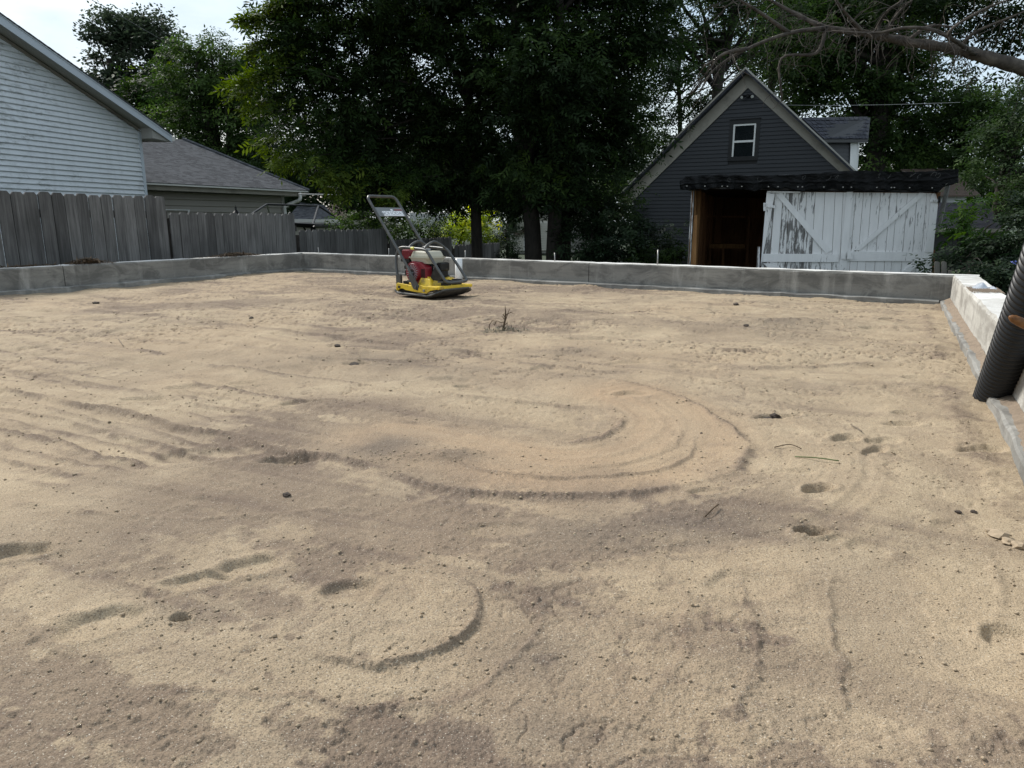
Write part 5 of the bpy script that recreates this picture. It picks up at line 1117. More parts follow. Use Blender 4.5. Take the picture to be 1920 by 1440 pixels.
# dead limb reaching in from the right, on a tree that stands beyond the frame
def overhang():
    rr = np.random.default_rng(91)
    base = P(2150, 300, 8.4); root = empty('overhanging_tree', (base.x, base.y, ZG), 'tree leaning in from the right edge with a long bare peeling limb overhead', 'tree')
    top = P(2150, -80, 8.4)
    MB().tube([Vector((base.x + .3, base.y, ZG - .1)), Vector((base.x + .2, base.y, .6)), base, P(2120, 180, 8.3), top], [.3, .25, .22, .2, .15], 14).build('trunk', M['bark'], root, True)
    main = curve_pts([P(2130, 190, 8.2), P(2020, 160, 8.0), P(1920, 128, 7.9), P(1850, 108, 7.9), P(1790, 92, 8.0), P(1700, 78, 8.1), P(1620, 62, 8.2), P(1550, 52, 8.3), P(1490, 25, 8.5), P(1430, -8, 8.7)], 6)
    n = len(main); MB().tube(main, [(.104 * (1 - .88 * (i / (n - 1)) ** .72)) * (1 + .07 * math.sin(i * 1.9) + .05 * math.sin(i * 4.3)) for i in range(n)], 12).build('limb', M['dead'], root, True)
    subs = [[(1550, 52, 8.3), (1480, 62, 8.1), (1400, 92, 7.9), (1340, 130, 7.8), (1310, 175, 7.7)], [(1400, 92, 7.9), (1360, 100, 7.8), (1320, 125, 7.8)], [(1830, 102, 7.9), (1760, 60, 7.8), (1700, 52, 7.8), (1640, 62, 7.9), (1560, 58, 8.0)],
            [(1830, 102, 7.9), (1800, 82, 7.6), (1780, 60, 7.5), (1840, 20, 7.4), (1920, -10, 7.3)], [(1700, 78, 8.1), (1740, 50, 8.0), (1790, 50, 7.9)], [(1620, 62, 8.2), (1590, 30, 8.1), (1560, -10, 8.0)], [(1660, 70, 8.1), (1680, 30, 8), (1720, -10, 7.9)], [(1640, 62, 8.2), (1665, 20, 8.0), (1710, -8, 8.0)],
            [(1800, 90, 8.0), (1830, 60, 7.9), (1925, 20, 7.7)], [(1480, 62, 8.1), (1420, 20, 8.1), (1370, -10, 8.1)], [(1550, 52, 8.3), (1530, 100, 8.2), (1465, 110, 8.2), (1466, 190, 8.2)]]
    for s in subs:
        c = curve_pts([P(*q) for q in s], 5); m_ = len(c); MB().tube(c, [.019 * (1 - .8 * i / (m_ - 1)) + .004 for i in range(m_)], 6).build('branch', M['dead'], root, True)
    mb = MB(); src = [(main, 105)] + [(curve_pts([P(*q) for q in s], 5), 16) for s in subs]
    for c, cnt in src:
        for i in range(cnt):
            k = int(rr.integers(8 if c is main else 1, len(c))); a = Vector(c[k]); dr_ = Vector((rr.normal(-.5, .7), rr.normal(0, .6), rr.normal(-.45, .75))).normalized(); ln = rr.uniform(.12, .55)
            p = [a]; d = dr_.copy()
            for q in range(5): d = (d + Vector(rr.normal(0, .28, 3)) - UP * .10).normalized(); p.append(p[-1] + d * ln / 5)
            mb.tube(p, [.0045, .004, .0034, .003, .0024, .0015], 3, False)
            if rr.random() < .6:
                p2 = [p[2]]; d = (d + Vector(rr.normal(0, .8, 3))).normalized()
                for q in range(3): d = (d + Vector(rr.normal(0, .3, 3)) - UP * .12).normalized(); p2.append(p2[-1] + d * ln / 7)
                mb.tube(p2, [.003, .0026, .002, .0014], 3, False)
    mb.build('twigs', M['dead'], root)['kind'] = 'stuff'
    L_ = [lobe(*l) for l in [(1720, 20, 9.0, 60, 26), (1800, 20, 9, 60, 40), (1880, 40, 9, 60, 36), (1850, 10, 9, 70, 30), (1640, -10, 9.2, 70, 26), (1900, 80, 8.8, 30, 14), (1795, 115, 8.4, 26, 12), (1845, 128, 8.4, 20, 10), (1780, -60, 9, 200, 60), (1950, 30, 8.8, 70, 60)]]
    pts, tint, od, cc = crown_points(L_, 620, rr, .22)
    leaf_mesh('crown', pts, .075, 5, M['leaf_dark'], root, tint, rr, .6, outdir=od, ratio=.34)
overhang()
# background wood closing the horizon
rr = np.random.default_rng(99); L_ = []
for u in range(-300, 2300, 55):
    L_.append(lobe(u + float(rr.uniform(-20, 20)), 360 + float(rr.uniform(-18, 25)), 58 + float(rr.uniform(-5, 5)), 50, 62))
pts, tint, od, cc = crown_points(L_, 11, rr, 1.6)
o = leaf_mesh('background_woods', pts, .5, 3, M['leaf_right'], None, tint * .8, rr, .2, ratio=.7); tag(o, 'far dark line of trees closing the view behind all the houses', 'woods', kind='stuff')

# ------------------------------------------------------------------ plate compactor
def compactor():
    A = G(741, 555.6); Bq = G(823, 564); fw = (Bq - A); fw.z = 0; fw.normalize()
    lf = Vector((-fw.y, fw.x, 0))
    ctr = (A + Bq) / 2 + lf * .24
    root = bpy.data.objects.new('plate_compactor', None); C.objects.link(root)
    root.location = (ctr.x, ctr.y, .012); root.rotation_euler = (0, 0, math.atan2(fw.y, fw.x)); root['local'] = 1
    tag(root, 'yellow plate compactor with red engine and folding grey handle standing on the sand', 'plate compactor')
    def put(mb, name, mat, par=root, smooth=False, bevel=0): return mb.build(name, M[mat], par, smooth, bevel)
    # cast iron base plate, both ends turned up, corners rounded
    prof = [(-.335, .075), (-.325, .045), (-.295, .012), (-.25, 0), (.17, 0), (.22, .010), (.275, .034), (.315, .062), (.325, .080)]
    mb = MB(); ny = 12; rows = []
    for x, z in prof:
        rows.append([(x, y, z) for y in np.linspace(-.25, .25, ny + 1)])
    def shape(x, y, z):
        k = max(0, (abs(y) - .19) / .06); return (x - math.copysign(1, x) * .05 * k * k if abs(x) > .2 else x, y, z + .010 * k)
    vs = [shape(*p) for r in rows for p in r]; vb = [(x, y, z + .016) for x, y, z in vs]; n = len(vs); m_ = ny + 1; fs = []
    for i in range(len(prof) - 1):
        for j in range(ny):
            a = i * m_ + j; fs.append((a, a + 1, a + m_ + 1, a + m_)); fs.append((a + n, a + m_ + n, a + m_ + 1 + n, a + 1 + n))
    for i in range(len(prof) - 1):
        a = i * m_; fs.append((a, a + m_, a + m_ + n, a + n)); a = i * m_ + ny; fs.append((a, a + n, a + m_ + n, a + m_))
    for j in range(ny):
        fs.append((j, j + n, j + 1 + n, j + 1)); a = (len(prof) - 1) * m_ + j; fs.append((a, a + 1, a + 1 + n, a + n))
    mb.add(vs, fs); put(mb, 'base_plate', 'plate')
    mb = MB()
    for y in (-.252, .252):
        mb.tube([(-.315, y * .97, .055), (-.28, y, .03), (.16, y, .022), (.23, y, .035), (.29, y * .95, .060)], .010, 8)
    mb.tube([(.29, -.24, .060), (.325, -.17, .086), (.325, .17, .086), (.29, .24, .060)], .010, 8); put(mb, 'plate_rim', 'frame')
    # yellow skirt: side profile extruded across
    mb = MB()
    def ext(prof_, y0, y1): mb.prism([(x, y0, z) for x, z in prof_], [(x, y1, z) for x, z in prof_])
    side = [(-.305, .052), (-.30, .118), (-.285, .128), (-.13, .118), (-.02, .10), (.04, .10), (.06, .125), (.11, .115), (.30, .118), (.305, .095), (.20, .075), (.15, .045), (-.02, .052), (-.16, .062), (-.20, .075), (-.25, .072), (-.275, .050)]
    ext(side, -.243, -.222); ext(side, .222, .243)
    ext([(-.30, .100), (-.30, .118), (-.08, .112), (-.08, .095)], -.222, .222); ext([(.15, .10), (.15, .118), (.31, .122), (.31, .104)], -.222, .222)
    ext([(.300, .088), (.300, .122), (.318, .118), (.318, .092)], -.235, .235); put(mb, 'deck', 'yellow', bevel=.004)
    mb = MB(); vs = [(-.04, -.20, .095), (.17, -.20, .095), (.17, .20, .095), (-.04, .20, .095), (-.02, -.16, .19), (.12, -.16, .185), (.12, .16, .185), (-.02, .16, .19)]
    mb.add(vs, [(0, 3, 2, 1), (4, 5, 6, 7), (0, 1, 5, 4), (1, 2, 6, 5), (2, 3, 7, 6), (3, 0, 4, 7)]); put(mb, 'exciter_housing', 'yellow', bevel=.012)
    for x, z in ((-.245, .088), (.125, .073)):
        for y, sg in ((-.245, -1), (.245, 1)): mb = MB(); mb.tube([(x, y, z), (x, y + sg * .012, z)], .014, 6); put(mb, 'bolt', 'alu' if x > 0 else 'plate')
    for x in (-.02, .05, .09):
        mb = MB(); mb.tube([(x, -.12, .186), (x, -.12, .20)], .012, 6); put(mb, 'bolt', 'yellow')
    for x, y in ((-.24, -.16), (-.24, .16)): mb = MB(); mb.tube([(x, y, .11), (x, y, .145)], .03, 12); put(mb, 'rubber_mount', 'rubber')
    # front mount block
    mb = MB(); mb.box((.205, -.10, .115), (.275, -.02, .175)); put(mb, 'rubber_mount', 'rubber', bevel=.006)
    mb = MB(); mb.box((.205, .05, .115), (.275, .13, .175)); put(mb, 'rubber_mount', 'rubber', bevel=.006)
    # engine
    mb = MB(); mb.box((-.25, -.10, .125), (.09, .14, .15)); put(mb, 'engine_bed', 'engine', bevel=.004)
    mb = MB(); mb.box((-.16, -.06, .15), (.04, .11, .31)); 
    for k in range(7): mb.box((-.17, -.065 + .0, .17 + k * .018), (.055, .115, .178 + k * .018))
    put(mb, 'crankcase', 'engine', bevel=.003)
    def disc(cx, cz, y0, y1, r0, r1, seg=28): 
        m2 = MB(); f = [(cx + r1 * math.cos(2 * math.pi * i / seg), y1, cz + r1 * math.sin(2 * math.pi * i / seg)) for i in range(seg)]; b2 = [(cx + r0 * math.cos(2 * math.pi * i / seg), y0, cz + r0 * math.sin(2 * math.pi * i / seg)) for i in range(seg)]; m2.prism(f, b2); return m2
    cx, cz = -.135, .235
    m2 = MB(); seg = 24; o1 = []
    for i in range(seg + 1):                                             # fan shroud: round on the left, square on the right
        a = math.pi / 2 + math.pi * i / seg * 1.0; o1.append((cx + .118 * math.cos(a), cz + .112 * math.sin(a)))
    o1 += [(cx + .17, cz - .105), (cx + .185, cz - .09), (cx + .185, cz + .055), (cx + .10, cz + .105)]
    m2.prism([(x, -.15, z) for x, z in o1], [(x, -.06, z) for x, z in o1]); sh = put(m2, 'fan_shroud', 'red', bevel=.010)
    st = put(disc(cx + .01, cz, -.145, -.175, .100, .090), 'recoil_starter', 'red', smooth=False, bevel=.006)
    mb = MB()
    for i in range(20):
        a = 2 * math.pi * i / 20
        for rr_ in (0,):
            c, s = math.cos(a), math.sin(a); px, pz = -s * .0028, c * .0028; x0, z0_, x1, z1_ = cx + .01 + .036 * c, cz + .036 * s, cx + .01 + .082 * c, cz + .082 * s
            mb.prism([(x0 - px, -.1780, z0_ - pz), (x1 - px, -.1780, z1_ - pz), (x1 + px, -.1780, z1_ + pz), (x0 + px, -.1780, z0_ + pz)], [(x0 - px, -.1740, z0_ - pz), (x1 - px, -.1740, z1_ - pz), (x1 + px, -.1740, z1_ + pz), (x0 + px, -.1740, z0_ + pz)])
    mb.build('grille', M['print'], st)['kind'] = 'stuff'
    m2 = disc(cx + .01, cz, -.174, -.186, .030, .026, 18); m2.build('hub_cap', M['engine'], st)
    m2 = MB(); m2.box((cx - .02, -.1885, cz - .006), (cx + .04, -.1865, cz + .006)); m2.build('badge', M['print'], st)
    for k in range(4): mb = MB(); mb.box((cx + .118 + k * .016, -.1545, cz - .07), (cx + .125 + k * .016, -.1502, cz + .04)); mb.build('grille_slot', M['engine'], sh)
    # tank: two-part moulding with a seam
    def tank_part(z0, z1, gx0, gx1, gy0, gy1, ins):
        m3 = MB(); a = [(gx0, gy0), (gx1, gy0), (gx1, gy1), (gx0, gy1)]; i_ = [(gx0 + ins, gy0 + ins), (gx1 - ins, gy0 + ins), (gx1 - ins, gy1 - ins), (gx0 + ins, gy1 - ins)]
        m3.prism([(x, y, z0) for x, y in a], [(x, y, z1) for x, y in i_]); return m3
    tk = put(tank_part(.385, .448, -.205, .075, -.13, .09, .022), 'fuel_tank', 'tank', bevel=.014)
    tank_part(.382, .325, -.205, .075, -.13, .09, .020).build('tank_lower', M['tank'], tk)
    m3 = MB(); m3.box((-.213, -.138, .379), (.083, .098, .389)); m3.build('tank_seam', M['tank'], tk)
    m3 = MB(); m3.tube([(-.06, -.02, .44), (-.06, -.02, .468), (-.06, -.02, .474)], [.034, .034, .02], 14); m3.build('tank_cap', M['alu'], tk, True)
    # air cleaner, carburettor, exhaust
    mb = MB(); mb.box((-.345, -.12, .36), (-.225, .05, .455)); ac = put(mb, 'air_cleaner', 'red', bevel=.014)
    mb = MB(); mb.box((-.35, -.125, .335), (-.22, .055, .362)); mb.build('air_cleaner_base', M['engine'], ac)
    mb = MB(); mb.box((-.335, -.09, .27), (-.235, -.01, .335)); mb.tube([(-.30, -.09, .25), (-.27, -.11, .20), (-.24, -.10, .17)], .014, 8); mb.tube([(-.33, -.05, .30), (-.31, -.08, .24), (-.25, -.09, .23)], .010, 6); mb.box((-.30, -.12, .20), (-.24, -.05, .25)); mb.tube([(-.28, -.13, .28), (-.28, -.09, .28)], .022, 10); put(mb, 'carburettor', 'engine', bevel=.003)
    mb = MB(); mb.box((.068, -.02, .25), (.135, .10, .335)); mx_ = put(mb, 'muffler', 'engine', bevel=.012)
    mb = MB(); mb.tube([(.09, -.055, .22), (.10, -.075, .25), (.085, -.06, .30)], .016, 8); mb.tube([(.085, -.07, .205), (.085, -.045, .205)], .024, 10); put(mb, 'spark_plug', 'alu', smooth=True)
    mb = MB(); mb.box((.05, -.06, .19), (.13, .08, .25)); put(mb, 'cylinder_head', 'engine', bevel=.004)
    # tubular guard frame
    r = .0145
    near = curve_pts([(-.305, -.20, .125), (-.33, -.195, .20), (-.375, -.17, .33), (-.37, -.15, .435), (-.31, -.14, .478), (-.1, -.14, .472), (.03, -.14, .462), (.075, -.14, .435), (.16, -.14, .34), (.27, -.14, .22), (.315, -.135, .172), (.345, -.11, .155), (.35, 0, .155), (.345, .11, .160), (.325, .135, .18), (.27, .14, .24), (.12, .14, .40), (.06, .14, .455), (.0, .14, .468), (-.25, .14, .475), (-.34, .15, .44), (-.37, .17, .34), (-.33, .195, .21), (-.305, .20, .125)], 6)
    mb = MB(); mb.tube(near, r, 10); gf = put(mb, 'guard_frame', 'frame', smooth=True)
    for x in (-.21, .025):
        mb = MB(); mb.tube(curve_pts([(x, -.14, .470), (x - .01, -.09, .505), (x - .01, -.02, .535), (x - .01, .03, .535), (x, .09, .505), (x + .01, .14, .47)], 6), .0125, 10); mb.build('cross_hoop', M['frame'], gf, True)
    mb = MB(); mb.tube([(-.165, -.14, .4735), (-.115, -.14, .4725)], .0158, 12); mb.build('yellow_band', M['decal_yellow'], gf, True)
    for y in (-.20, .20):
        mb = MB(); mb.box((-.335, y - .012, .115), (-.265, y + .012, .205)); mb.build('frame_bracket', M['frame'], gf)
    mb = MB(); mb.box((.21, -.145, .15), (.28, .14, .166)); mb.build('front_bracket', M['frame'], gf)
    # black belt guard below the front tubes
    mb = MB(); o3 = [(.10, .20), (.16, .30), (.27, .19), (.22, .165), (.12, .17)]; mb.prism([(x, -.135, z) for x, z in o3], [(x, -.115, z) for x, z in o3]); put(mb, 'belt_guard', 'engine')
    # handle
    h0, h1 = (.0, .10), (-.785, .995)
    def hp(t, y): return (h0[0] + (h1[0] - h0[0]) * t, y, h0[1] + (h1[1] - h0[1]) * t)
    pts = [hp(0, -.235), hp(.03, -.235), hp(.12, -.205), hp(.3, -.195), hp(.7, -.19), hp(.94, -.19), hp(.985, -.175), hp(1, -.14), hp(1, 0), hp(1, .14), hp(.985, .175), hp(.94, .19), hp(.7, .19), hp(.3, .195), hp(.12, .205), hp(.03, .235), hp(0, .235)]
    mb = MB(); mb.tube(curve_pts(pts, 4), .0148, 12); hd = put(mb, 'handle', 'frame', smooth=True)
    for y, sg in ((-.25, -1), (.25, 1)):
        mb = MB(); mb.prism([(-.035, y, .085), (.03, y, .07), (.045, y, .115), (-.035, y, .20), (-.085, y, .235), (-.10, y, .20)], [(-.035, y - sg * .014, .085), (.03, y - sg * .014, .07), (.045, y - sg * .014, .115), (-.035, y - sg * .014, .20), (-.085, y - sg * .014, .235), (-.10, y - sg * .014, .20)]); mb.build('pivot_bracket', M['frame'], hd)
        mb = MB(); mb.tube([(.005, y + sg * .001, .098), (.005, y + sg * .014, .098)], .020, 10); mb.build('pivot_bolt', M['frame'], hd)
        mb = MB(); mb.box((-.12, min(y, y - sg * .03), .145), (-.07, max(y, y - sg * .03), .165)); mb.build('handle_rest', M['frame'], hd)
    dn = Vector((h1[0] - h0[0], 0, h1[1] - h0[1])).normalized(); nn_ = Vector((dn.z, 0, -dn.x))      # out of the sign
    def sp(t, y, o): p = Vector(hp(t, y)); return tuple(p + nn_ * o)
    def plate_(t0, t1, y0, y1, o0, o1): return MB().prism([sp(t0, y0, o1), sp(t0, y1, o1), sp(t1, y1, o1), sp(t1, y0, o1)], [sp(t0, y0, o0), sp(t0, y1, o0), sp(t1, y1, o0), sp(t1, y0, o0)])
    sg_ = put(plate_(.765, .865, -.185, .185, .004, .008), 'sign_plate', 'sign_grey')
    plate_(.769, .822, -.115, .155, .009, .0105).build('sticker', M['sticker'], sg_)
    plate_(.828, .848, .06, .165, .009, .0095).build('red_stripe', M['red_print'], sg_)
    plate_(.828, .845, .01, .04, .009, .0096).build('emblem', M['sticker'], sg_)
    fc = bpy.data.curves.new('lettering', 'FONT'); fc.body = 'NOI·IODAT'; fc.size = .060; fc.extrude = .0006; fc.align_x = 'CENTER'; fc.align_y = 'CENTER'
    ft = bpy.data.objects.new('tmp', fc); C.objects.link(ft); bpy.context.view_layer.update(); lm = bpy.data.meshes.new_from_object(ft.evaluated_get(bpy.context.evaluated_depsgraph_get())); bpy.data.objects.remove(ft); lm.materials.clear(); lm.materials.append(M['print']); fo = bpy.data.objects.new('lettering', lm); C.objects.link(fo); fo.parent = sg_
    X = Vector((0, 1, 0)); Yv = dn; Z = nn_; X = Yv.cross(Z); mt = Matrix((X, Yv, Z)).transposed().to_4x4(); mt.translation = Vector(sp(.7955, .015, .0115)); fo.matrix_local = mt
    for k in (0,):
        pass
    for o in root.children_recursive: pass
    del root['local']
compactor()

# ------------------------------------------------------------------ corrugated pipe leaning over the right wall
def cpipe():
    base = G(1857, 752) + UP * -.01; top = P(1966, 470, 2.25); d = (top - base); top = base + d * 1.35
    mid = base.lerp(top, .5) + Vector((-.012, -.02, 0)); c = curve_pts([base, mid, top], 230); n = len(c); L_ = sum((c[i + 1] - c[i]).length for i in range(n - 1))
    rs = []; acc = 0
    for i in range(n):
        if i: acc += (c[i] - c[i - 1]).length
        ph = (acc / .031) % 1.0; q = 1 if .18 < ph < .72 else 0
        e = min(1, max(0, (.5 - abs(ph - .45)) / .12)) if True else 0
        rs.append(.0520 + .0185 * (.5 - .5 * math.cos(2 * math.pi * ph)) ** .55)
    mb = MB(); mb.tube(c, rs, 40, False)
    o = mb.build('drain_pipe', M['pipe'], None, True); tag(o, 'black corrugated drain pipe leaning out of the sand over the right foundation wall', 'drain pipe')
    a = P(1893, 594, 2.05) ; hd_ = Vector((.985, -.17, 0)); e = a + hd_ * 2.55; e.z = ZG + .02; so_ = (WR.w(0, 0, -.2) - a).dot(-WR.n) / hd_.dot(-WR.n); zz = (ZT + .02 - a.z) / so_; e = a + hd_ * ((ZG + .02 - a.z) / min(zz, -.3)); e.z = ZG + .02; dd = (e - a).normalized()
    mb = MB(); mb.tube([a - dd * .002, a + dd * .004, a + dd * .012, a + dd * .03, e], [.003, .008, .0118, .0135, .0135], 16)
    o = mb.build('tool_handle', M['handle_wood'], None, True); tag(o, 'rounded end of a worn wooden tool handle poking in at the right, before the pipe', 'tool handle')
cpipe()

# ------------------------------------------------------------------ bits lying on the sand
def sandz(x, y):
    dg = bpy.context.evaluated_depsgraph_get(); return 0
sando = bpy.data.objects['sand']
from mathutils.bvhtree import BVHTree
me_ = sando.data; co_ = np.empty(len(me_.vertices) * 3, np.float32); me_.vertices.foreach_get('co', co_); co_ = co_.reshape(-1, 3)
def gz(p):
    k = np.argmin((co_[::1, 0] - p.x) ** 2 + (co_[::1, 1] - p.y) ** 2); return float(co_[k, 2])
def on_sand(u, v): p = G(u, v); p.z = gz(p); return p
def weed():
    rr = random.Random(12); p = on_sand(944, 621); root = empty('uprooted_weed', tuple(p), 'small dried uprooted weed standing in the sand in front of the yellow machine', 'weed')
    def w_(u, v): k = p.y; q = P(u, v, k); return q
    MB().tube([w_(943, 624), w_(944.5, 612), w_(947, 600), w_(948, 586), w_(947, 572)], [.010, .008, .007, .005, .001], 6).build('stem', M['litter'], root)
    b = MB()
    for c in [[(947, 604), (949, 598), (952, 588), (956, 578)], [(947, 600), (944, 596), (941, 592)], [(946, 610), (951, 606), (951, 612)], [(947, 595), (943, 590), (946, 587)], [(917, 615), (918, 608), (923, 602), (931, 601), (927, 610), (924, 606)], [(946, 604), (938, 604), (931, 601)], [(948, 592), (952, 588), (958, 585), (962, 588)], [(944, 611), (938, 612), (934, 614)]]:
        q = [w_(*x) + Vector((0, rr.uniform(-.02, .02), 0)) for x in c]; b.tube(q, [.0035] * (len(q) - 1) + [.0015], 4)
    b.build('branchlets', M['litter'], root)
    b = MB()
    for i in range(150):
        q = p + Vector((rr.gauss(0, .085), rr.gauss(-.0, .045), 0)); q.z = p.z + rr.random() * .035 * math.exp(-((q - p).length / .1) ** 2) + .002
        d = Vector((rr.gauss(0, 1), rr.gauss(0, .5), rr.gauss(0, .3))).normalized() * rr.uniform(.01, .04); s_ = d.cross(UP).normalized() * .003
        b.add([q - d, q + s_, q + d, q - s_], [(0, 1, 2, 3)])
    b.build('root_litter', M['leaf_shrub_dry'], root)['kind'] = 'stuff'
M['leaf_shrub_dry'] = simple('dry_grey_green', (.10, .10, .065), .9, var=.5, scale=30)
weed()
def clod_mesh(seed, n=1):
    rr = random.Random(seed); bm = bmesh.new(); bmesh.ops.create_icosphere(bm, subdivisions=2, radius=1)
    for v in bm.verts: v.co *= 1 + rr.uniform(-.28, .28); v.co.z *= .62
    me = bpy.data.meshes.new('clod'); bm.to_mesh(me); bm.free(); return me
M['sandclod'] = simple('sand_clod', (.40, .31, .21), .95, var=.25, scale=60, bs=.3)
cms = [clod_mesh(s) for s in range(5)]
for m_ in cms: m_.materials.append(M['sandclod'])
cmd = [clod_mesh(s + 9) for s in range(4)]
for m_ in cmd: m_.materials.append(M['clod'])
def clod(name, me, u, v, r, label, cat='earth clod', group=None, sink=.25):
    p = on_sand(u, v); o = bpy.data.objects.new(name, me); C.objects.link(o); o.location = p + UP * r * (.5 - sink); o.scale = (r, r * random.uniform(.7, 1.1), r * random.uniform(.7, 1)); o.rotation_euler = (0, 0, random.uniform(0, 6)); tag(o, label, cat, group); return o
for i, (u, v, r, lab) in enumerate([(1872, 1008, .020, 'lumpy earth clod nearest the right edge, topmost of its cluster'), (1890, 1022, .018, 'middle earth clod of the lumpy cluster at the right edge'), (1908, 1030, .017, 'lowest earth clod of the lumpy cluster at the right edge'), (1858, 1000, .013, 'small earth clod at the left end of the right edge cluster')]):
    clod('earth_clod', cms[i % 5], u, v, r, lab, group='lumpy earth clods at the right edge')
for i, (u, v, r, lab) in enumerate([(1796, 964, .009, 'flat dark clod lying on the smooth sand right of the bootprint hole'), (1452, 776, .022, 'dark clod in the torn hollow right of the curved track'), (1440, 778, .016, 'smaller dark clod at the left end of the torn hollow'),
                                    (1315, 812, .006, 'tiny black pebble inside the curved track'), (180, 568, .03, 'dark clod far left on the pale sand below the left wall'), (472, 605, .018, 'dark grey stone on the pale sand left of the machine'), (665, 684, .028, 'dark turned lump of earth in the middle distance left'), (1380, 575, .03, 'dark lump on the far sand below the open shed'),
                                    (538, 930, .012, 'dark crumb beside the end of a curved ridge at left'), (1826, 963, .008, 'small black pebble right of the flat dark clod'), (633, 652, .02, 'little dark tuft on the sand below the machine to its left'), (1398, 620, .02, 'pair-sized black stone beside the low mound below the shed')]):
    clod('dark_clod', cmd[i % 4], u, v, r, lab, group='dark clods on the sand')
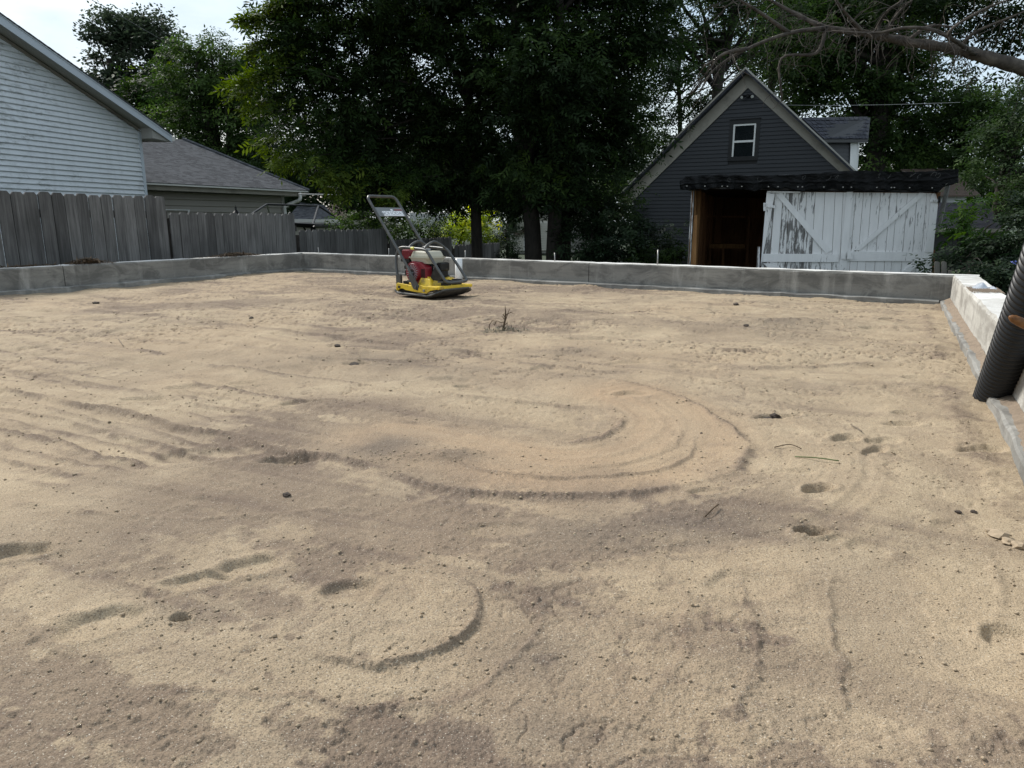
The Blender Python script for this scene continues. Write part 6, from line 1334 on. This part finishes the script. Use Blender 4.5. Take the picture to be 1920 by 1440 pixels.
# loose crumbs: nobody could count them
def crumbs():
    rr = np.random.default_rng(5); V = []; Fc = []; k = 0
    spots = [(640, 1040, .16, .04, 300), (1450, 776, .12, .04, 200), (1180, 1000, .25, .08, 260), (1780, 950, .18, .18, 420), (1870, 1100, .06, .2, 260), (1360, 1010, .22, .12, 260), (1520, 1010, .1, .08, 120), (810, 858, .2, .05, 260), (420, 760, .4, .06, 220), (60, 750, .5, .1, 220), (340, 1160, .05, .04, 160), (1690, 860, .3, .12, 420), (1740, 680, .1, .6, 500), (1480, 615, .3, .12, 260), (620, 560, 1.4, .3, 300), (1200, 620, 1.4, .5, 500), (300, 700, 1.0, .4, 500), (1370, 895, .1, .05, 160), (1000, 893, .3, .02, 160), (30, 1035, .1, .06, 200), (720, 860, .1, .05, 200), (1050, 1100, .9, .35, 1500), (960, 1300, .8, .25, 1500), (1500, 1300, .6, .3, 900), (400, 1250, .5, .25, 800), (900, 750, 1.6, .8, 1200)]
    for u, v, a, b_, cnt in spots:
        c = G(u, v); cnt = int(cnt * .8); x = c.x + rr.normal(0, a, cnt); y = c.y + rr.normal(0, b_, cnt); r = (.0008 + .0034 * rr.random(cnt) ** 4) * (1 + .22 * np.maximum(y - 1.5, 0))
        for i in range(cnt):
            if y[i] < .4: continue
            p = Vector((x[i], y[i], 0))
            if (p - CR).dot(nr) > -.1 or (p - CL).dot(nf) > -.1: continue
            V.append((x[i], y[i], r[i]))
    for px, hh in RIDGES:
        c = curve_pts([Vector((a, b_, 0)) for a, b_ in px], 6)
        for i in range(len(c) - 1):
            a, e = c[i], c[i + 1]; ln = (e - a).length; m_ = (a + e) / 2
            dist = max(1.0, m_.y); den = (110 if hh > .012 else 45) * (.1 + 1.9 * max(0, float(fbm(np.array([m_.x]), np.array([m_.y]), 3.1, 3, 12)[0]) - .3)) / dist ** .5
            for k in range(int(rr.poisson(ln * den))):
                p = a.lerp(e, rr.random()) + Vector((rr.normal(0, .016 + .004 * dist), rr.normal(0, .016 + .004 * dist), 0)); r_ = (.0010 + .0048 * rr.random() ** 4) * (1 + .22 * max(dist - 1.5, 0))
                if p.y > .4 and (p - CR).dot(nr) < -.1 and (p - CL).dot(nf) < -.1: V.append((p.x, p.y, r_))
    A = np.array(V); z = np.zeros(len(A))
    for i in range(0, len(A), 1):
        # nearest vertex through the polar layout would do; use local height by BVH instead
        pass
    bv = BVHTree.FromPolygons([tuple(p) for p in co_[::1][:0]] or [(0, 0, -9), (1, 0, -9), (0, 1, -9)], [(0, 1, 2)])
    dg = bpy.context.evaluated_depsgraph_get(); bv = BVHTree.FromObject(sando, dg)
    base = np.array([(1, 0, 0), (0, 1, 0), (-1, 0, 0), (0, -1, 0), (0, 0, .8), (0, 0, -.5)], float); fs = np.array([(0, 1, 4), (1, 2, 4), (2, 3, 4), (3, 0, 4), (1, 0, 5), (2, 1, 5), (3, 2, 5), (0, 3, 5)])
    VV = []; FF = []; 
    for i, (x, y, r) in enumerate(A):
        h = bv.ray_cast(Vector((x, y, 1)), Vector((0, 0, -1)))
        if h[0] is None: continue
        q = base * r * rr.uniform(.6, 1.4, (6, 3)); a = rr.uniform(0, 6.28); ca, sa = math.cos(a), math.sin(a); q = np.stack([q[:, 0] * ca - q[:, 1] * sa, q[:, 0] * sa + q[:, 1] * ca, q[:, 2]], -1)
        VV.append(q + np.array([x, y, h[0].z + r * .3])); FF.append(fs + 6 * (len(VV) - 1))
    me = bpy.data.meshes.new('sand_crumbs'); co = np.concatenate(VV).astype(np.float32); f = np.concatenate(FF).astype(np.int32)
    me = mesh_np('sand_crumbs', co, f, 3); o = link('sand_crumbs', me, M['sandclod']); tag(o, 'loose crumbs and grit scattered over the sand', 'grit', kind='stuff')
crumbs()
# blades and twigs on the sand
def blade(name, px, r, mat, label, cat):
    b = MB(); pts = [on_sand(u, v) + UP * (.004 + .006 * math.sin(i)) for i, (u, v) in enumerate(px)]; b.tube(curve_pts(pts, 4), r, 5); tag(b.build(name, M[mat], None, True), label, cat)
blade('green_stalk', [(1490, 860), (1530, 866), (1572, 874)], .0020, 'grass_blade', 'single long green grass blade lying on the sand right of the curved track', 'grass blade')
blade('straw_stalk', [(1595, 801), (1605, 808), (1615, 816)], .002, 'spill', 'short pale straw lying on the sand beyond the green grass blade', 'straw')
blade('grass_tuft', [(1452, 841), (1480, 838), (1502, 848)], .0016, 'litter', 'dry flattened grass tuft beside the curved track edge', 'grass tuft')
blade('twig', [(1322, 974), (1335, 966), (1346, 956)], .0022, 'litter', 'short dark twig sticking up from the near sand below the curved track', 'twig')
blade('twig', [(712, 520), (700, 522)], .003, 'litter', 'thin dark twig on the sand left of the machine', 'twig') if False else None
blade('sand_string', [(222, 640), (228, 650), (232, 656)], .0022, 'spill', 'tiny pale curled stalk on the far left sand', 'stalk')
